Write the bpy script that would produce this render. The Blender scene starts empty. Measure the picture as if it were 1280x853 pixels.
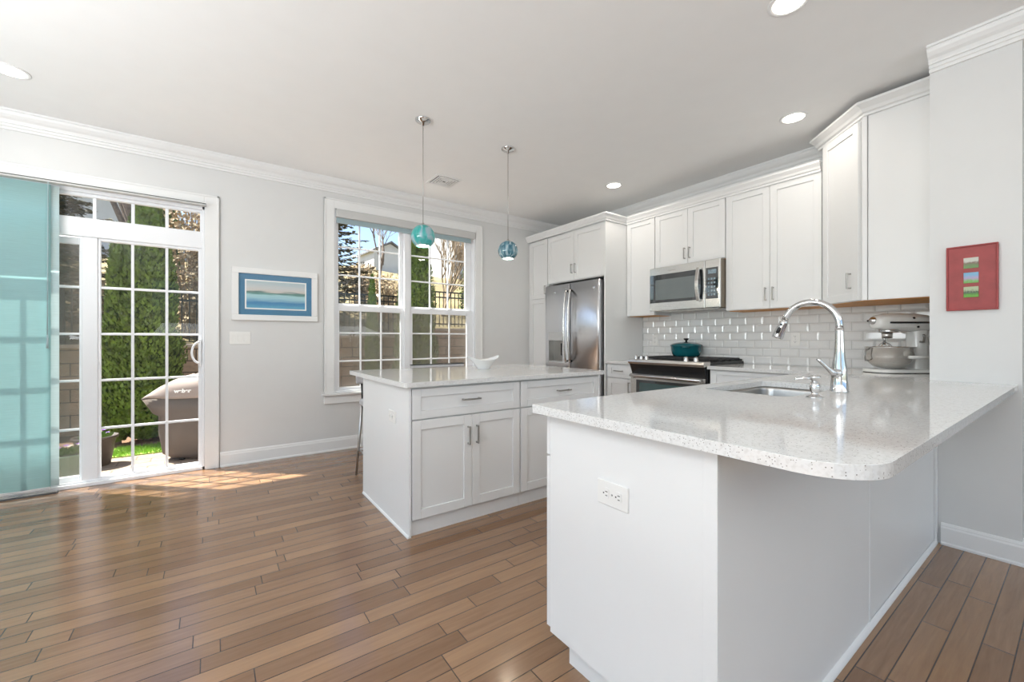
import bpy, bmesh, math, random
from mathutils import Vector, Matrix, noise
random.seed(7)
D = bpy.data
scene = bpy.context.scene
COL = scene.collection

# ------------------------------------------------------------------ camera, world, sun, fill lamps, exposure
YAW = math.degrees(0.62364)
cam_d = D.cameras.new('camera'); cam = D.objects.new('camera', cam_d); COL.objects.link(cam)
cam.location = (0, 0, 1.165)
cam.rotation_euler = (math.radians(90), 0, -math.radians(YAW))
cam_d.sensor_width = 36.0
cam_d.lens = 521.9 / 1280 * 36.0
cam_d.shift_y = -1.6 / 1280
cam_d.clip_start = 0.03; cam_d.clip_end = 400
scene.camera = cam

vs = scene.view_settings
vs.view_transform = 'Standard'; vs.look = 'None'; vs.gamma = 1.0; vs.use_curve_mapping = False
vs.exposure = 0.24

world = D.worlds.new('sky'); scene.world = world; world.use_nodes = True
wn = world.node_tree; wn.nodes.clear()
sky = wn.nodes.new('ShaderNodeTexSky'); sky.sky_type = 'NISHITA'
sky.sun_disc = False; sky.sun_elevation = math.radians(58); sky.sun_rotation = math.radians(-46)
sky.altitude = 50; sky.air_density = 1.0; sky.dust_density = 1.2; sky.ozone_density = 1.0
bg = wn.nodes.new('ShaderNodeBackground'); bg.inputs['Strength'].default_value = 0.24
wo = wn.nodes.new('ShaderNodeOutputWorld')
wn.links.new(sky.outputs[0], bg.inputs[0]); wn.links.new(bg.outputs[0], wo.inputs[0])

sun_d = D.lights.new('sun', 'SUN'); sun_d.energy = 17; sun_d.angle = math.radians(0.6); sun_d.color = (1.0, 0.95, 0.86)
sun = D.objects.new('sun', sun_d); COL.objects.link(sun)
sun.rotation_euler = Vector((0.36, -0.345, -0.866)).to_track_quat('-Z', 'Y').to_euler()

def area(name, loc, direction, sx, sy, power, color=(1, 1, 1), spread=180):
    l = D.lights.new(name, 'AREA'); l.shape = 'RECTANGLE'; l.size = sx; l.size_y = sy
    l.energy = power; l.color = color; l.spread = math.radians(spread)
    o = D.objects.new(name, l); COL.objects.link(o); o.location = loc
    o.rotation_euler = Vector(direction).to_track_quat('-Z', 'Y').to_euler()
    return o
# added fill lamps by the unseen openings, tilted up to brighten the ceiling
area('fill_left', (-2.92, 0.5, 1.45), (0.25, 0, 1), 4.2, 2.3, 285, (0.88, 0.95, 1.0))
area('fill_front', (1.6, -4.22, 1.45), (0, 0.15, 1), 5.4, 2.3, 150, (0.88, 0.95, 1.0))

# ------------------------------------------------------------------ materials
def nmat(name):
    m = D.materials.new(name); m.use_nodes = True
    return m, m.node_tree, m.node_tree.nodes['Principled BSDF']
def mat(name, col, rough=0.5, metal=0.0, var=0.0, vscale=6.0, bump=0.0, bscale=60.0, spec=0.5, coat=0.0, trans=0.0):
    m, t, b = nmat(name)
    b.inputs['Roughness'].default_value = rough; b.inputs['Metallic'].default_value = metal
    b.inputs['Specular IOR Level'].default_value = spec
    b.inputs['Coat Weight'].default_value = coat
    b.inputs['Transmission Weight'].default_value = trans
    b.inputs['Base Color'].default_value = (*col, 1)
    tc = t.nodes.new('ShaderNodeTexCoord')
    if var > 0:
        n = t.nodes.new('ShaderNodeTexNoise'); n.inputs['Scale'].default_value = vscale; n.inputs['Detail'].default_value = 4
        t.links.new(tc.outputs['Object'], n.inputs['Vector'])
        r = t.nodes.new('ShaderNodeValToRGB')
        r.color_ramp.elements[0].position = 0.3; r.color_ramp.elements[1].position = 0.7
        r.color_ramp.elements[0].color = (*[max(0, c * (1 - var)) for c in col], 1)
        r.color_ramp.elements[1].color = (*[min(1, c * (1 + var)) for c in col], 1)
        t.links.new(n.outputs['Fac'], r.inputs[0]); t.links.new(r.outputs[0], b.inputs['Base Color'])
    if bump > 0:
        n2 = t.nodes.new('ShaderNodeTexNoise'); n2.inputs['Scale'].default_value = bscale; n2.inputs['Detail'].default_value = 3
        t.links.new(tc.outputs['Object'], n2.inputs['Vector'])
        bp = t.nodes.new('ShaderNodeBump'); bp.inputs['Strength'].default_value = bump; bp.inputs['Distance'].default_value = 0.004
        t.links.new(n2.outputs['Fac'], bp.inputs['Height']); t.links.new(bp.outputs[0], b.inputs['Normal'])
    return m
def emis(name, col, strength):
    m, t, b = nmat(name)
    b.inputs['Base Color'].default_value = (*col, 1)
    b.inputs['Emission Color'].default_value = (*col, 1); b.inputs['Emission Strength'].default_value = strength
    return m

M = {}
M['wall'] = mat('wall_paint', (0.70, 0.70, 0.69), 0.6, var=0.01, bump=0.04, bscale=220)
M['ceiling'] = mat('ceiling_paint', (0.90, 0.90, 0.89), 0.7, var=0.008, bump=0.04, bscale=200)
M['trim'] = mat('trim_paint', (0.82, 0.82, 0.81), 0.38, var=0.01)
M['cab'] = mat('cabinet_paint', (0.82, 0.82, 0.81), 0.36, var=0.01, vscale=2)
M['gap'] = mat('shadow_gap', (0.25, 0.245, 0.235), 0.8, var=0.02)
M['vinyl'] = mat('white_vinyl', (0.85, 0.86, 0.88), 0.35, var=0.01)
M['plate'] = mat('plate_plastic', (0.84, 0.83, 0.80), 0.3, var=0.01)
M['slot'] = mat('slot_and_gap_black', (0.04, 0.04, 0.04), 0.5, var=0.1)
M['nickel'] = mat('brushed_nickel', (0.42, 0.41, 0.39), 0.28, 1.0, var=0.05)
M['chrome'] = mat('chrome', (0.66, 0.66, 0.66), 0.06, 1.0, var=0.01)
M['black'] = mat('black_enamel', (0.012, 0.012, 0.013), 0.25, var=0.1)
M['iron'] = mat('cast_iron', (0.02, 0.02, 0.021), 0.55, var=0.2, bump=0.2)
M['blackglass'] = mat('black_glass', (0.015, 0.02, 0.022), 0.04, spec=1.0, coat=0.6, var=0.05)
M['ovenreflection'] = mat('oven_reflection_glass', (0.045, 0.10, 0.10), 0.05, spec=1.0, coat=0.6, var=0.1)  # teal reflection put into the glass colour
M['mwglass'] = mat('microwave_window_glass', (0.13, 0.155, 0.155), 0.08, spec=1.0, coat=0.7, var=0.05)
M['teal'] = mat('teal_enamel', (0.008, 0.13, 0.155), 0.12, var=0.15, coat=0.5)
M['ceramic'] = mat('white_ceramic', (0.80, 0.80, 0.79), 0.22, var=0.02)
M['mixer'] = mat('mixer_enamel', (0.80, 0.79, 0.76), 0.22, var=0.01, coat=0.3)
M['steel_side'] = mat('appliance_side', (0.20, 0.165, 0.125), 0.45, 0.4, var=0.05)
M['plywood'] = mat('orange_plywood', (0.62, 0.27, 0.05), 0.5, var=0.2, vscale=14)
M['stoolfab'] = mat('stool_fabric', (0.52, 0.51, 0.52), 0.85, var=0.05, bump=0.2, bscale=300)
M['stoolmetal'] = mat('stool_metal', (0.55, 0.55, 0.54), 0.3, 0.9, var=0.03)
M['grout'] = mat('grout', (0.52, 0.51, 0.49), 0.85, var=0.03)
M['tile'] = mat('glazed_tile', (0.78, 0.775, 0.76), 0.08, var=0.02, coat=0.3)
M['matblue'] = mat('blue_mat_board', (0.055, 0.19, 0.33), 0.8, var=0.04)
M['redframe'] = mat('red_painted_wood', (0.33, 0.05, 0.048), 0.5, var=0.12, vscale=20, bump=0.1)
M['darktrack'] = mat('dark_track', (0.08, 0.08, 0.08), 0.5, var=0.1)
M['shadecassette'] = mat('shade_cassette', (0.56, 0.56, 0.55), 0.5, var=0.01)
M['shadehem'] = mat('shade_fabric', (0.36, 0.46, 0.49), 0.7, var=0.03)
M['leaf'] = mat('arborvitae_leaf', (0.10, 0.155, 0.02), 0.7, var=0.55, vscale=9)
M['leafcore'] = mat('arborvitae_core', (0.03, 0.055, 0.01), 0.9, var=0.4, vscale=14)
M['spruce'] = mat('spruce_needles', (0.13, 0.115, 0.06), 0.8, var=0.6, vscale=5)
M['twig'] = mat('dry_twig', (0.27, 0.20, 0.13), 0.85, var=0.25, vscale=10)
M['bark'] = mat('grey_bark', (0.20, 0.15, 0.12), 0.9, var=0.25, vscale=12, bump=0.4)
M['brush'] = mat('dry_brush', (0.40, 0.30, 0.18), 0.9, var=0.6, vscale=9)
M['fence'] = mat('black_aluminium', (0.015, 0.014, 0.013), 0.4, 0.2, var=0.1)
M['cover'] = mat('cover_fabric', (0.115, 0.09, 0.075), 0.75, var=0.12, vscale=3, bump=0.15, bscale=90)
M['covertop'] = mat('cover_fabric_pale', (0.30, 0.245, 0.22), 0.8, var=0.08, vscale=4, bump=0.15, bscale=90)  # paler fabric colour for the upper part of the cover
M['potdark'] = mat('dark_pot', (0.06, 0.045, 0.038), 0.5, var=0.1)
M['potgreen'] = mat('sage_pot', (0.24, 0.34, 0.24), 0.5, var=0.06)
M['soil'] = mat('soil', (0.05, 0.033, 0.02), 0.95, var=0.3, vscale=30)
M['petal_purple'] = mat('purple_petal', (0.20, 0.06, 0.42), 0.6, var=0.3)
M['petal_white'] = mat('white_petal', (0.75, 0.75, 0.62), 0.6, var=0.1)
M['plantgreen'] = mat('pot_plant_leaf', (0.12, 0.22, 0.04), 0.6, var=0.4, vscale=30)
M['grassblade'] = mat('grass_blade', (0.22, 0.36, 0.04), 0.7, var=0.4, vscale=4)
M['mulch'] = mat('mulch', (0.16, 0.085, 0.045), 0.95, var=0.5, vscale=30, bump=0.5)
M['hill'] = mat('dry_hillside', (0.21, 0.165, 0.075), 0.95, var=0.5, vscale=0.9, bump=0.5, bscale=8)
M['housewhite'] = mat('white_siding', (0.55, 0.56, 0.58), 0.7, var=0.05, vscale=2)
M['houseroof'] = mat('grey_shingles', (0.18, 0.19, 0.22), 0.9, var=0.25, vscale=5)
M['housepane'] = mat('far_window_pane', (0.08, 0.10, 0.13), 0.1, var=0.1)
M['doorcover'] = mat('letter_white', (0.85, 0.85, 0.83), 0.6, var=0.02)
M['lens'] = emis('lamp_lens', (1.0, 0.93, 0.82), 6.0)
M['bulb'] = emis('bulb_glow', (1.0, 0.86, 0.66), 7.0)
M['display'] = mat('display_print', (0.25, 0.33, 0.38), 0.2, var=0.3, vscale=60)

def floor_mat():
    m, t, b = nmat('hardwood_planks'); N = t.nodes; L = t.links
    def math_(op, a, c=None, clamp=False):
        n = N.new('ShaderNodeMath'); n.operation = op; n.use_clamp = clamp
        for i, v in enumerate((a, c)):
            if v is None: continue
            if isinstance(v, (int, float)): n.inputs[i].default_value = v
            else: L.new(v, n.inputs[i])
        return n.outputs[0]
    tc = N.new('ShaderNodeTexCoord'); sp = N.new('ShaderNodeSeparateXYZ'); L.new(tc.outputs['Object'], sp.inputs[0])
    w = 0.0826
    yy = math_('DIVIDE', sp.outputs['Y'], w); iy = math_('FLOOR', yy); fy = math_('SUBTRACT', yy, iy)
    w1 = N.new('ShaderNodeTexWhiteNoise'); w1.noise_dimensions = '1D'; L.new(iy, w1.inputs['W'])
    w2 = N.new('ShaderNodeTexWhiteNoise'); w2.noise_dimensions = '1D'; L.new(math_('ADD', iy, 57.3), w2.inputs['W'])
    ln = math_('ADD', math_('MULTIPLY', w1.outputs['Value'], 0.75), 0.50)
    xx = math_('DIVIDE', math_('ADD', sp.outputs['X'], math_('MULTIPLY', w2.outputs['Value'], 5.0)), ln)
    ix = math_('FLOOR', xx); fx = math_('SUBTRACT', xx, ix)
    cb = N.new('ShaderNodeCombineXYZ'); L.new(ix, cb.inputs[0]); L.new(iy, cb.inputs[1])
    w3 = N.new('ShaderNodeTexWhiteNoise'); w3.noise_dimensions = '2D'; L.new(cb.outputs[0], w3.inputs['Vector'])
    # groove
    ey = math_('MULTIPLY', math_('MINIMUM', fy, math_('SUBTRACT', 1.0, fy)), w)
    ex = math_('MULTIPLY', math_('MINIMUM', fx, math_('SUBTRACT', 1.0, fx)), ln)
    e = math_('MINIMUM', ey, ex)
    g = N.new('ShaderNodeMapRange'); g.inputs['From Min'].default_value = 0.0008; g.inputs['From Max'].default_value = 0.0026
    L.new(e, g.inputs['Value'])
    # grain stretched along the plank
    mp = N.new('ShaderNodeMapping'); mp.inputs['Scale'].default_value = (1.6, 22, 1)
    ofs = N.new('ShaderNodeVectorMath'); ofs.operation = 'ADD'; L.new(tc.outputs['Object'], ofs.inputs[0])
    sc = N.new('ShaderNodeVectorMath'); sc.operation = 'SCALE'; sc.inputs['Scale'].default_value = 9.0; L.new(w3.outputs['Color'], sc.inputs[0])
    L.new(sc.outputs[0], ofs.inputs[1]); L.new(ofs.outputs[0], mp.inputs['Vector'])
    gn = N.new('ShaderNodeTexNoise'); gn.inputs['Scale'].default_value = 2.6; gn.inputs['Detail'].default_value = 7; gn.inputs['Roughness'].default_value = 0.62
    gn.inputs['Distortion'].default_value = 0.5
    L.new(mp.outputs[0], gn.inputs['Vector'])
    r = N.new('ShaderNodeValToRGB'); cr = r.color_ramp
    cr.elements[0].position = 0.0; cr.elements[0].color = (0.19, 0.10, 0.05, 1)
    cr.elements[1].position = 1.0; cr.elements[1].color = (0.37, 0.215, 0.115, 1)
    for p, c in ((0.3, (0.235, 0.13, 0.07, 1)), (0.65, (0.30, 0.175, 0.098, 1))):
        el = cr.elements.new(p); el.color = c
    tone = math_('ADD', math_('MULTIPLY', w3.outputs['Value'], 0.72), math_('MULTIPLY', math_('SUBTRACT', gn.outputs['Fac'], 0.36), 0.85), True)
    L.new(tone, r.inputs[0])
    mx = N.new('ShaderNodeMix'); mx.data_type = 'RGBA'
    L.new(g.outputs[0], mx.inputs['Factor']); mx.inputs['A'].default_value = (0.025, 0.012, 0.007, 1); L.new(r.outputs[0], mx.inputs['B'])
    L.new(mx.outputs['Result'], b.inputs['Base Color'])
    ro = math_('ADD', math_('MULTIPLY', gn.outputs['Fac'], 0.10), 0.15); L.new(ro, b.inputs['Roughness'])
    h = math_('ADD', math_('MULTIPLY', g.outputs[0], 1.0), math_('MULTIPLY', gn.outputs['Fac'], 0.10))
    wv = N.new('ShaderNodeTexNoise'); wv.inputs['Scale'].default_value = 9; wv.inputs['Detail'].default_value = 2
    L.new(mp.outputs[0], wv.inputs['Vector'])
    bp = N.new('ShaderNodeBump'); bp.inputs['Strength'].default_value = 0.35; bp.inputs['Distance'].default_value = 0.0012
    L.new(h, bp.inputs['Height']); L.new(bp.outputs[0], b.inputs['Normal'])
    b.inputs['Specular IOR Level'].default_value = 0.55; b.inputs['Coat Weight'].default_value = 0.3; b.inputs['Coat Roughness'].default_value = 0.12
    return m
M['floor'] = floor_mat()

def quartz_mat():
    m, t, b = nmat('white_quartz'); N = t.nodes; L = t.links
    tc = N.new('ShaderNodeTexCoord')
    n = N.new('ShaderNodeTexNoise'); n.inputs['Scale'].default_value = 110; n.inputs['Detail'].default_value = 3
    L.new(tc.outputs['Object'], n.inputs['Vector'])
    r = N.new('ShaderNodeValToRGB'); r.color_ramp.elements[0].position = 0.36; r.color_ramp.elements[0].color = (0.67, 0.66, 0.64, 1)
    r.color_ramp.elements[1].position = 0.52; r.color_ramp.elements[1].color = (0.75, 0.745, 0.73, 1)
    L.new(n.outputs['Fac'], r.inputs[0])
    v = N.new('ShaderNodeTexVoronoi'); v.inputs['Scale'].default_value = 250; L.new(tc.outputs['Object'], v.inputs['Vector'])
    rv = N.new('ShaderNodeSeparateColor'); L.new(v.outputs['Color'], rv.inputs[0])
    a = N.new('ShaderNodeMath'); a.operation = 'LESS_THAN'; a.inputs[1].default_value = 0.13; L.new(rv.outputs[0], a.inputs[0])
    d = N.new('ShaderNodeMath'); d.operation = 'LESS_THAN'; d.inputs[1].default_value = 0.33; L.new(v.outputs['Distance'], d.inputs[0])
    mu = N.new('ShaderNodeMath'); mu.operation = 'MULTIPLY'; L.new(a.outputs[0], mu.inputs[0]); L.new(d.outputs[0], mu.inputs[1])
    mx = N.new('ShaderNodeMix'); mx.data_type = 'RGBA'; L.new(mu.outputs[0], mx.inputs['Factor'])
    L.new(r.outputs[0], mx.inputs['A']); mx.inputs['B'].default_value = (0.25, 0.235, 0.215, 1)
    L.new(mx.outputs['Result'], b.inputs['Base Color'])
    b.inputs['Roughness'].default_value = 0.07; b.inputs['Specular IOR Level'].default_value = 0.6
    return m
M['quartz'] = quartz_mat()

def steel_mat(name, col, rough, stretch=(1, 1, 60)):
    m, t, b = nmat(name); N = t.nodes; L = t.links
    b.inputs['Metallic'].default_value = 1.0; b.inputs['Base Color'].default_value = (*col, 1); b.inputs['Roughness'].default_value = rough
    tc = N.new('ShaderNodeTexCoord'); mp = N.new('ShaderNodeMapping'); mp.inputs['Scale'].default_value = stretch
    n = N.new('ShaderNodeTexNoise'); n.inputs['Scale'].default_value = 12; n.inputs['Detail'].default_value = 3
    L.new(tc.outputs['Object'], mp.inputs[0]); L.new(mp.outputs[0], n.inputs['Vector'])
    bp = N.new('ShaderNodeBump'); bp.inputs['Strength'].default_value = 0.03; bp.inputs['Distance'].default_value = 0.002
    L.new(n.outputs['Fac'], bp.inputs['Height']); L.new(bp.outputs[0], b.inputs['Normal'])
    return m
def aniso(m, v):
    b = m.node_tree.nodes['Principled BSDF']; b.inputs['Anisotropic'].default_value = v; b.inputs['Anisotropic Rotation'].default_value = 0.25
    tg = m.node_tree.nodes.new('ShaderNodeTangent'); tg.direction_type = 'RADIAL'; tg.axis = 'Z'; m.node_tree.links.new(tg.outputs[0], b.inputs['Tangent'])
M['steel'] = steel_mat('stainless_steel', (0.66, 0.65, 0.63), 0.24, (30, 30, 1))
M['fridge_steel'] = steel_mat('fridge_stainless', (0.84, 0.85, 0.88), 0.28, (1.2, 1.2, 0.25)); aniso(M['fridge_steel'], 0.8)
M['sink_steel'] = steel_mat('sink_stainless', (0.50, 0.49, 0.47), 0.28, (1, 30, 1))
M['bowl_steel'] = steel_mat('bowl_stainless', (0.72, 0.71, 0.69), 0.16, (1, 1, 30)); aniso(M['bowl_steel'], 0.6)

def glass_mat(name, tint=(1, 1, 1), dark=0.0):
    m = D.materials.new(name); m.use_nodes = True; t = m.node_tree; t.nodes.clear()
    o = t.nodes.new('ShaderNodeOutputMaterial'); tr = t.nodes.new('ShaderNodeBsdfTransparent'); gl = t.nodes.new('ShaderNodeBsdfGlossy')
    gl.inputs['Roughness'].default_value = 0.01
    c = [x * (1 - dark) for x in tint]; tr.inputs[0].default_value = (*c, 1)
    f = t.nodes.new('ShaderNodeFresnel'); f.inputs[0].default_value = 1.45
    gm = t.nodes.new('ShaderNodeNewGeometry'); iv = t.nodes.new('ShaderNodeMath'); iv.operation = 'SUBTRACT'; iv.inputs[0].default_value = 1.0; t.links.new(gm.outputs['Backfacing'], iv.inputs[1])
    fm = t.nodes.new('ShaderNodeMath'); fm.operation = 'MULTIPLY'; t.links.new(f.outputs[0], fm.inputs[0]); t.links.new(iv.outputs[0], fm.inputs[1])
    mx = t.nodes.new('ShaderNodeMixShader'); t.links.new(fm.outputs[0], mx.inputs[0]); t.links.new(tr.outputs[0], mx.inputs[1]); t.links.new(gl.outputs[0], mx.inputs[2])
    t.links.new(mx.outputs[0], o.inputs[0]); return m
M['glass'] = glass_mat('window_glass', (0.97, 0.985, 0.98))
M['picglass'] = glass_mat('picture_glass')

def screen_mat():      # insect screen: fine mesh seen as a dark veil, partly reflecting
    m = D.materials.new('insect_screen'); m.use_nodes = True; t = m.node_tree; t.nodes.clear()
    o = t.nodes.new('ShaderNodeOutputMaterial'); tr = t.nodes.new('ShaderNodeBsdfTransparent'); df = t.nodes.new('ShaderNodeBsdfDiffuse')
    df.inputs[0].default_value = (0.28, 0.25, 0.22, 1)
    mx = t.nodes.new('ShaderNodeMixShader'); mx.inputs[0].default_value = 0.36
    t.links.new(tr.outputs[0], mx.inputs[1]); t.links.new(df.outputs[0], mx.inputs[2]); t.links.new(mx.outputs[0], o.inputs[0]); return m
M['screen'] = screen_mat()

def blind_mat(name, c, tfac):
    m = D.materials.new(name); m.use_nodes = True; t = m.node_tree; t.nodes.clear(); N = t.nodes; L = t.links
    o = N.new('ShaderNodeOutputMaterial'); df = N.new('ShaderNodeBsdfDiffuse'); tl = N.new('ShaderNodeBsdfTranslucent'); tr = N.new('ShaderNodeBsdfTransparent')
    tc = N.new('ShaderNodeTexCoord'); mp = N.new('ShaderNodeMapping'); mp.inputs['Scale'].default_value = (3, 3, 260)
    n = N.new('ShaderNodeTexNoise'); n.inputs['Scale'].default_value = 3; n.inputs['Detail'].default_value = 4
    L.new(tc.outputs['Object'], mp.inputs[0]); L.new(mp.outputs[0], n.inputs['Vector'])
    r = N.new('ShaderNodeValToRGB'); r.color_ramp.elements[0].position = 0.3; r.color_ramp.elements[1].position = 0.7
    r.color_ramp.elements[0].color = (*[x * 0.92 for x in c], 1); r.color_ramp.elements[1].color = (*[min(1, x * 1.08) for x in c], 1)
    L.new(n.outputs['Fac'], r.inputs[0])
    for s in (df, tl): L.new(r.outputs[0], s.inputs[0])
    a = N.new('ShaderNodeMixShader'); a.inputs[0].default_value = tfac; L.new(df.outputs[0], a.inputs[1]); L.new(tl.outputs[0], a.inputs[2])
    b2 = N.new('ShaderNodeMixShader'); b2.inputs[0].default_value = 0.12; L.new(a.outputs[0], b2.inputs[1]); L.new(tr.outputs[0], b2.inputs[2])
    L.new(b2.outputs[0], o.inputs[0]); return m
M['blind'] = blind_mat('teal_sheer', (0.52, 0.74, 0.75), 0.6)
M['blind_pale'] = blind_mat('pale_sheer', (0.74, 0.85, 0.86), 0.6)

def globe_mat(name, c1, c2, c3, scale):
    m, t, b = nmat(name); N = t.nodes; L = t.links
    tc = N.new('ShaderNodeTexCoord'); n = N.new('ShaderNodeTexNoise'); n.inputs['Scale'].default_value = scale; n.inputs['Detail'].default_value = 3; n.inputs['Distortion'].default_value = 1.6
    mp = N.new('ShaderNodeMapping'); mp.inputs['Scale'].default_value = (1, 1, 0.45); mp.inputs['Rotation'].default_value = (0.4, 0.5, 0)
    L.new(tc.outputs['Object'], mp.inputs[0]); L.new(mp.outputs[0], n.inputs['Vector'])
    r = N.new('ShaderNodeValToRGB'); e = r.color_ramp.elements
    e[0].position = 0.38; e[0].color = (*c1, 1); e[1].position = 0.62; e[1].color = (*c3, 1)
    x = e.new(0.5); x.color = (*c2, 1)
    L.new(n.outputs['Fac'], r.inputs[0]); L.new(r.outputs[0], b.inputs['Base Color'])
    b.inputs['Roughness'].default_value = 0.06; b.inputs['Coat Weight'].default_value = 0.6; b.inputs['Transmission Weight'].default_value = 0.12
    return m
M['globe_a'] = globe_mat('aqua_art_glass', (0.02, 0.36, 0.32), (0.08, 0.45, 0.45), (0.36, 0.50, 0.56), 11)
M['globe_b'] = globe_mat('blue_art_glass', (0.03, 0.13, 0.19), (0.16, 0.32, 0.38), (0.48, 0.56, 0.60), 18)

def brick_mat(name, c1, c2, mort, scale, bw, bh, msize, rough=0.9, swap=None, bumps=0.6, offset=0.5):
    m, t, b = nmat(name); N = t.nodes; L = t.links
    tc = N.new('ShaderNodeTexCoord'); br = N.new('ShaderNodeTexBrick'); br.offset = offset
    br.inputs['Color1'].default_value = (*c1, 1); br.inputs['Color2'].default_value = (*c2, 1); br.inputs['Mortar'].default_value = (*mort, 1)
    br.inputs['Scale'].default_value = scale; br.inputs['Brick Width'].default_value = bw; br.inputs['Row Height'].default_value = bh; br.inputs['Mortar Size'].default_value = msize
    sp = N.new('ShaderNodeSeparateXYZ'); cb = N.new('ShaderNodeCombineXYZ'); L.new(tc.outputs['Object'], sp.inputs[0])
    L.new(sp.outputs[0], cb.inputs[0]); L.new(sp.outputs[2 if swap == 'xz' else 1], cb.inputs[1]); L.new(cb.outputs[0], br.inputs['Vector'])
    n = N.new('ShaderNodeTexNoise'); n.inputs['Scale'].default_value = 14; n.inputs['Detail'].default_value = 5; L.new(tc.outputs['Object'], n.inputs['Vector'])
    mx = N.new('ShaderNodeMix'); mx.data_type = 'RGBA'; mx.blend_type = 'MULTIPLY'; mx.inputs['Factor'].default_value = 0.7
    r = N.new('ShaderNodeValToRGB'); r.color_ramp.elements[0].position = 0.3; r.color_ramp.elements[0].color = (0.6, 0.6, 0.6, 1); r.color_ramp.elements[1].position = 0.65
    L.new(n.outputs['Fac'], r.inputs[0]); L.new(br.outputs['Color'], mx.inputs['A']); L.new(r.outputs[0], mx.inputs['B']); L.new(mx.outputs['Result'], b.inputs['Base Color'])
    bp = N.new('ShaderNodeBump'); bp.inputs['Strength'].default_value = bumps; bp.inputs['Distance'].default_value = 0.02; bp.invert = True
    L.new(br.outputs['Fac'], bp.inputs['Height']); L.new(bp.outputs[0], b.inputs['Normal']); b.inputs['Roughness'].default_value = rough
    return m
M['block'] = brick_mat('retaining_blocks', (0.38, 0.26, 0.175), (0.47, 0.335, 0.23), (0.06, 0.04, 0.03), 1.0, 0.44, 0.2, 0.008, swap='xz')
M['paver'] = brick_mat('patio_pavers', (0.28, 0.205, 0.155), (0.34, 0.27, 0.21), (0.18, 0.13, 0.10), 1.0, 0.30, 0.2, 0.008)

def coast_mat():      # simple seaside picture: pale sky, strip of land, blue water
    m, t, b = nmat('coast_print'); N = t.nodes; L = t.links
    tc = N.new('ShaderNodeTexCoord'); sp = N.new('ShaderNodeSeparateXYZ'); L.new(tc.outputs['Generated'], sp.inputs[0])
    n = N.new('ShaderNodeTexNoise'); n.inputs['Scale'].default_value = 3; n.inputs['Detail'].default_value = 5
    mp = N.new('ShaderNodeMapping'); mp.inputs['Scale'].default_value = (1, 1, 7); L.new(tc.outputs['Generated'], mp.inputs[0]); L.new(mp.outputs[0], n.inputs['Vector'])
    a = N.new('ShaderNodeMath'); a.operation = 'MULTIPLY_ADD'; a.inputs[1].default_value = 0.22; L.new(n.outputs['Fac'], a.inputs[0])
    s = N.new('ShaderNodeMath'); s.operation = 'SUBTRACT'; s.inputs[1].default_value = 0.11; L.new(sp.outputs[2], s.inputs[0]); L.new(s.outputs[0], a.inputs[2])
    r = N.new('ShaderNodeValToRGB'); e = r.color_ramp.elements
    e[0].position = 0.0; e[0].color = (0.10, 0.36, 0.52, 1); e[1].position = 1.0; e[1].color = (0.40, 0.52, 0.56, 1)
    for p, c in ((0.2, (0.03, 0.20, 0.42, 1)), (0.36, (0.32, 0.55, 0.62, 1)), (0.50, (0.38, 0.60, 0.62, 1)), (0.535, (0.10, 0.26, 0.22, 1)), (0.60, (0.12, 0.20, 0.18, 1)), (0.63, (0.60, 0.55, 0.50, 1)), (0.8, (0.55, 0.58, 0.58, 1))):
        x = e.new(p); x.color = c
    L.new(a.outputs[0], r.inputs[0]); L.new(r.outputs[0], b.inputs['Base Color']); b.inputs['Roughness'].default_value = 0.5
    return m
M['coast'] = coast_mat()
def land_mat(name, skyc, far, near, hscale):
    m, t, b = nmat(name); N = t.nodes; L = t.links
    tc = N.new('ShaderNodeTexCoord'); sp = N.new('ShaderNodeSeparateXYZ'); L.new(tc.outputs['Generated'], sp.inputs[0])
    n = N.new('ShaderNodeTexNoise'); n.inputs['Scale'].default_value = hscale; L.new(tc.outputs['Generated'], n.inputs['Vector'])
    a = N.new('ShaderNodeMath'); a.operation = 'MULTIPLY_ADD'; a.inputs[1].default_value = 0.5; L.new(n.outputs['Fac'], a.inputs[0])
    s = N.new('ShaderNodeMath'); s.operation = 'SUBTRACT'; s.inputs[1].default_value = 0.25; L.new(sp.outputs[2], s.inputs[0]); L.new(s.outputs[0], a.inputs[2])
    r = N.new('ShaderNodeValToRGB'); e = r.color_ramp.elements
    e[0].position = 0.15; e[0].color = (*near, 1); e[1].position = 0.72; e[1].color = (*skyc, 1); x = e.new(0.48); x.color = (*far, 1)
    L.new(a.outputs[0], r.inputs[0]); L.new(r.outputs[0], b.inputs['Base Color']); b.inputs['Roughness'].default_value = 0.45
    return m
M['print_a'] = land_mat('misty_print', (0.55, 0.55, 0.48), (0.20, 0.14, 0.10), (0.14, 0.28, 0.09), 4)
M['print_b'] = land_mat('lilac_print', (0.20, 0.42, 0.60), (0.46, 0.32, 0.52), (0.18, 0.42, 0.10), 5)
M['print_c'] = land_mat('meadow_print', (0.42, 0.48, 0.30), (0.06, 0.10, 0.05), (0.12, 0.36, 0.03), 6)

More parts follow.
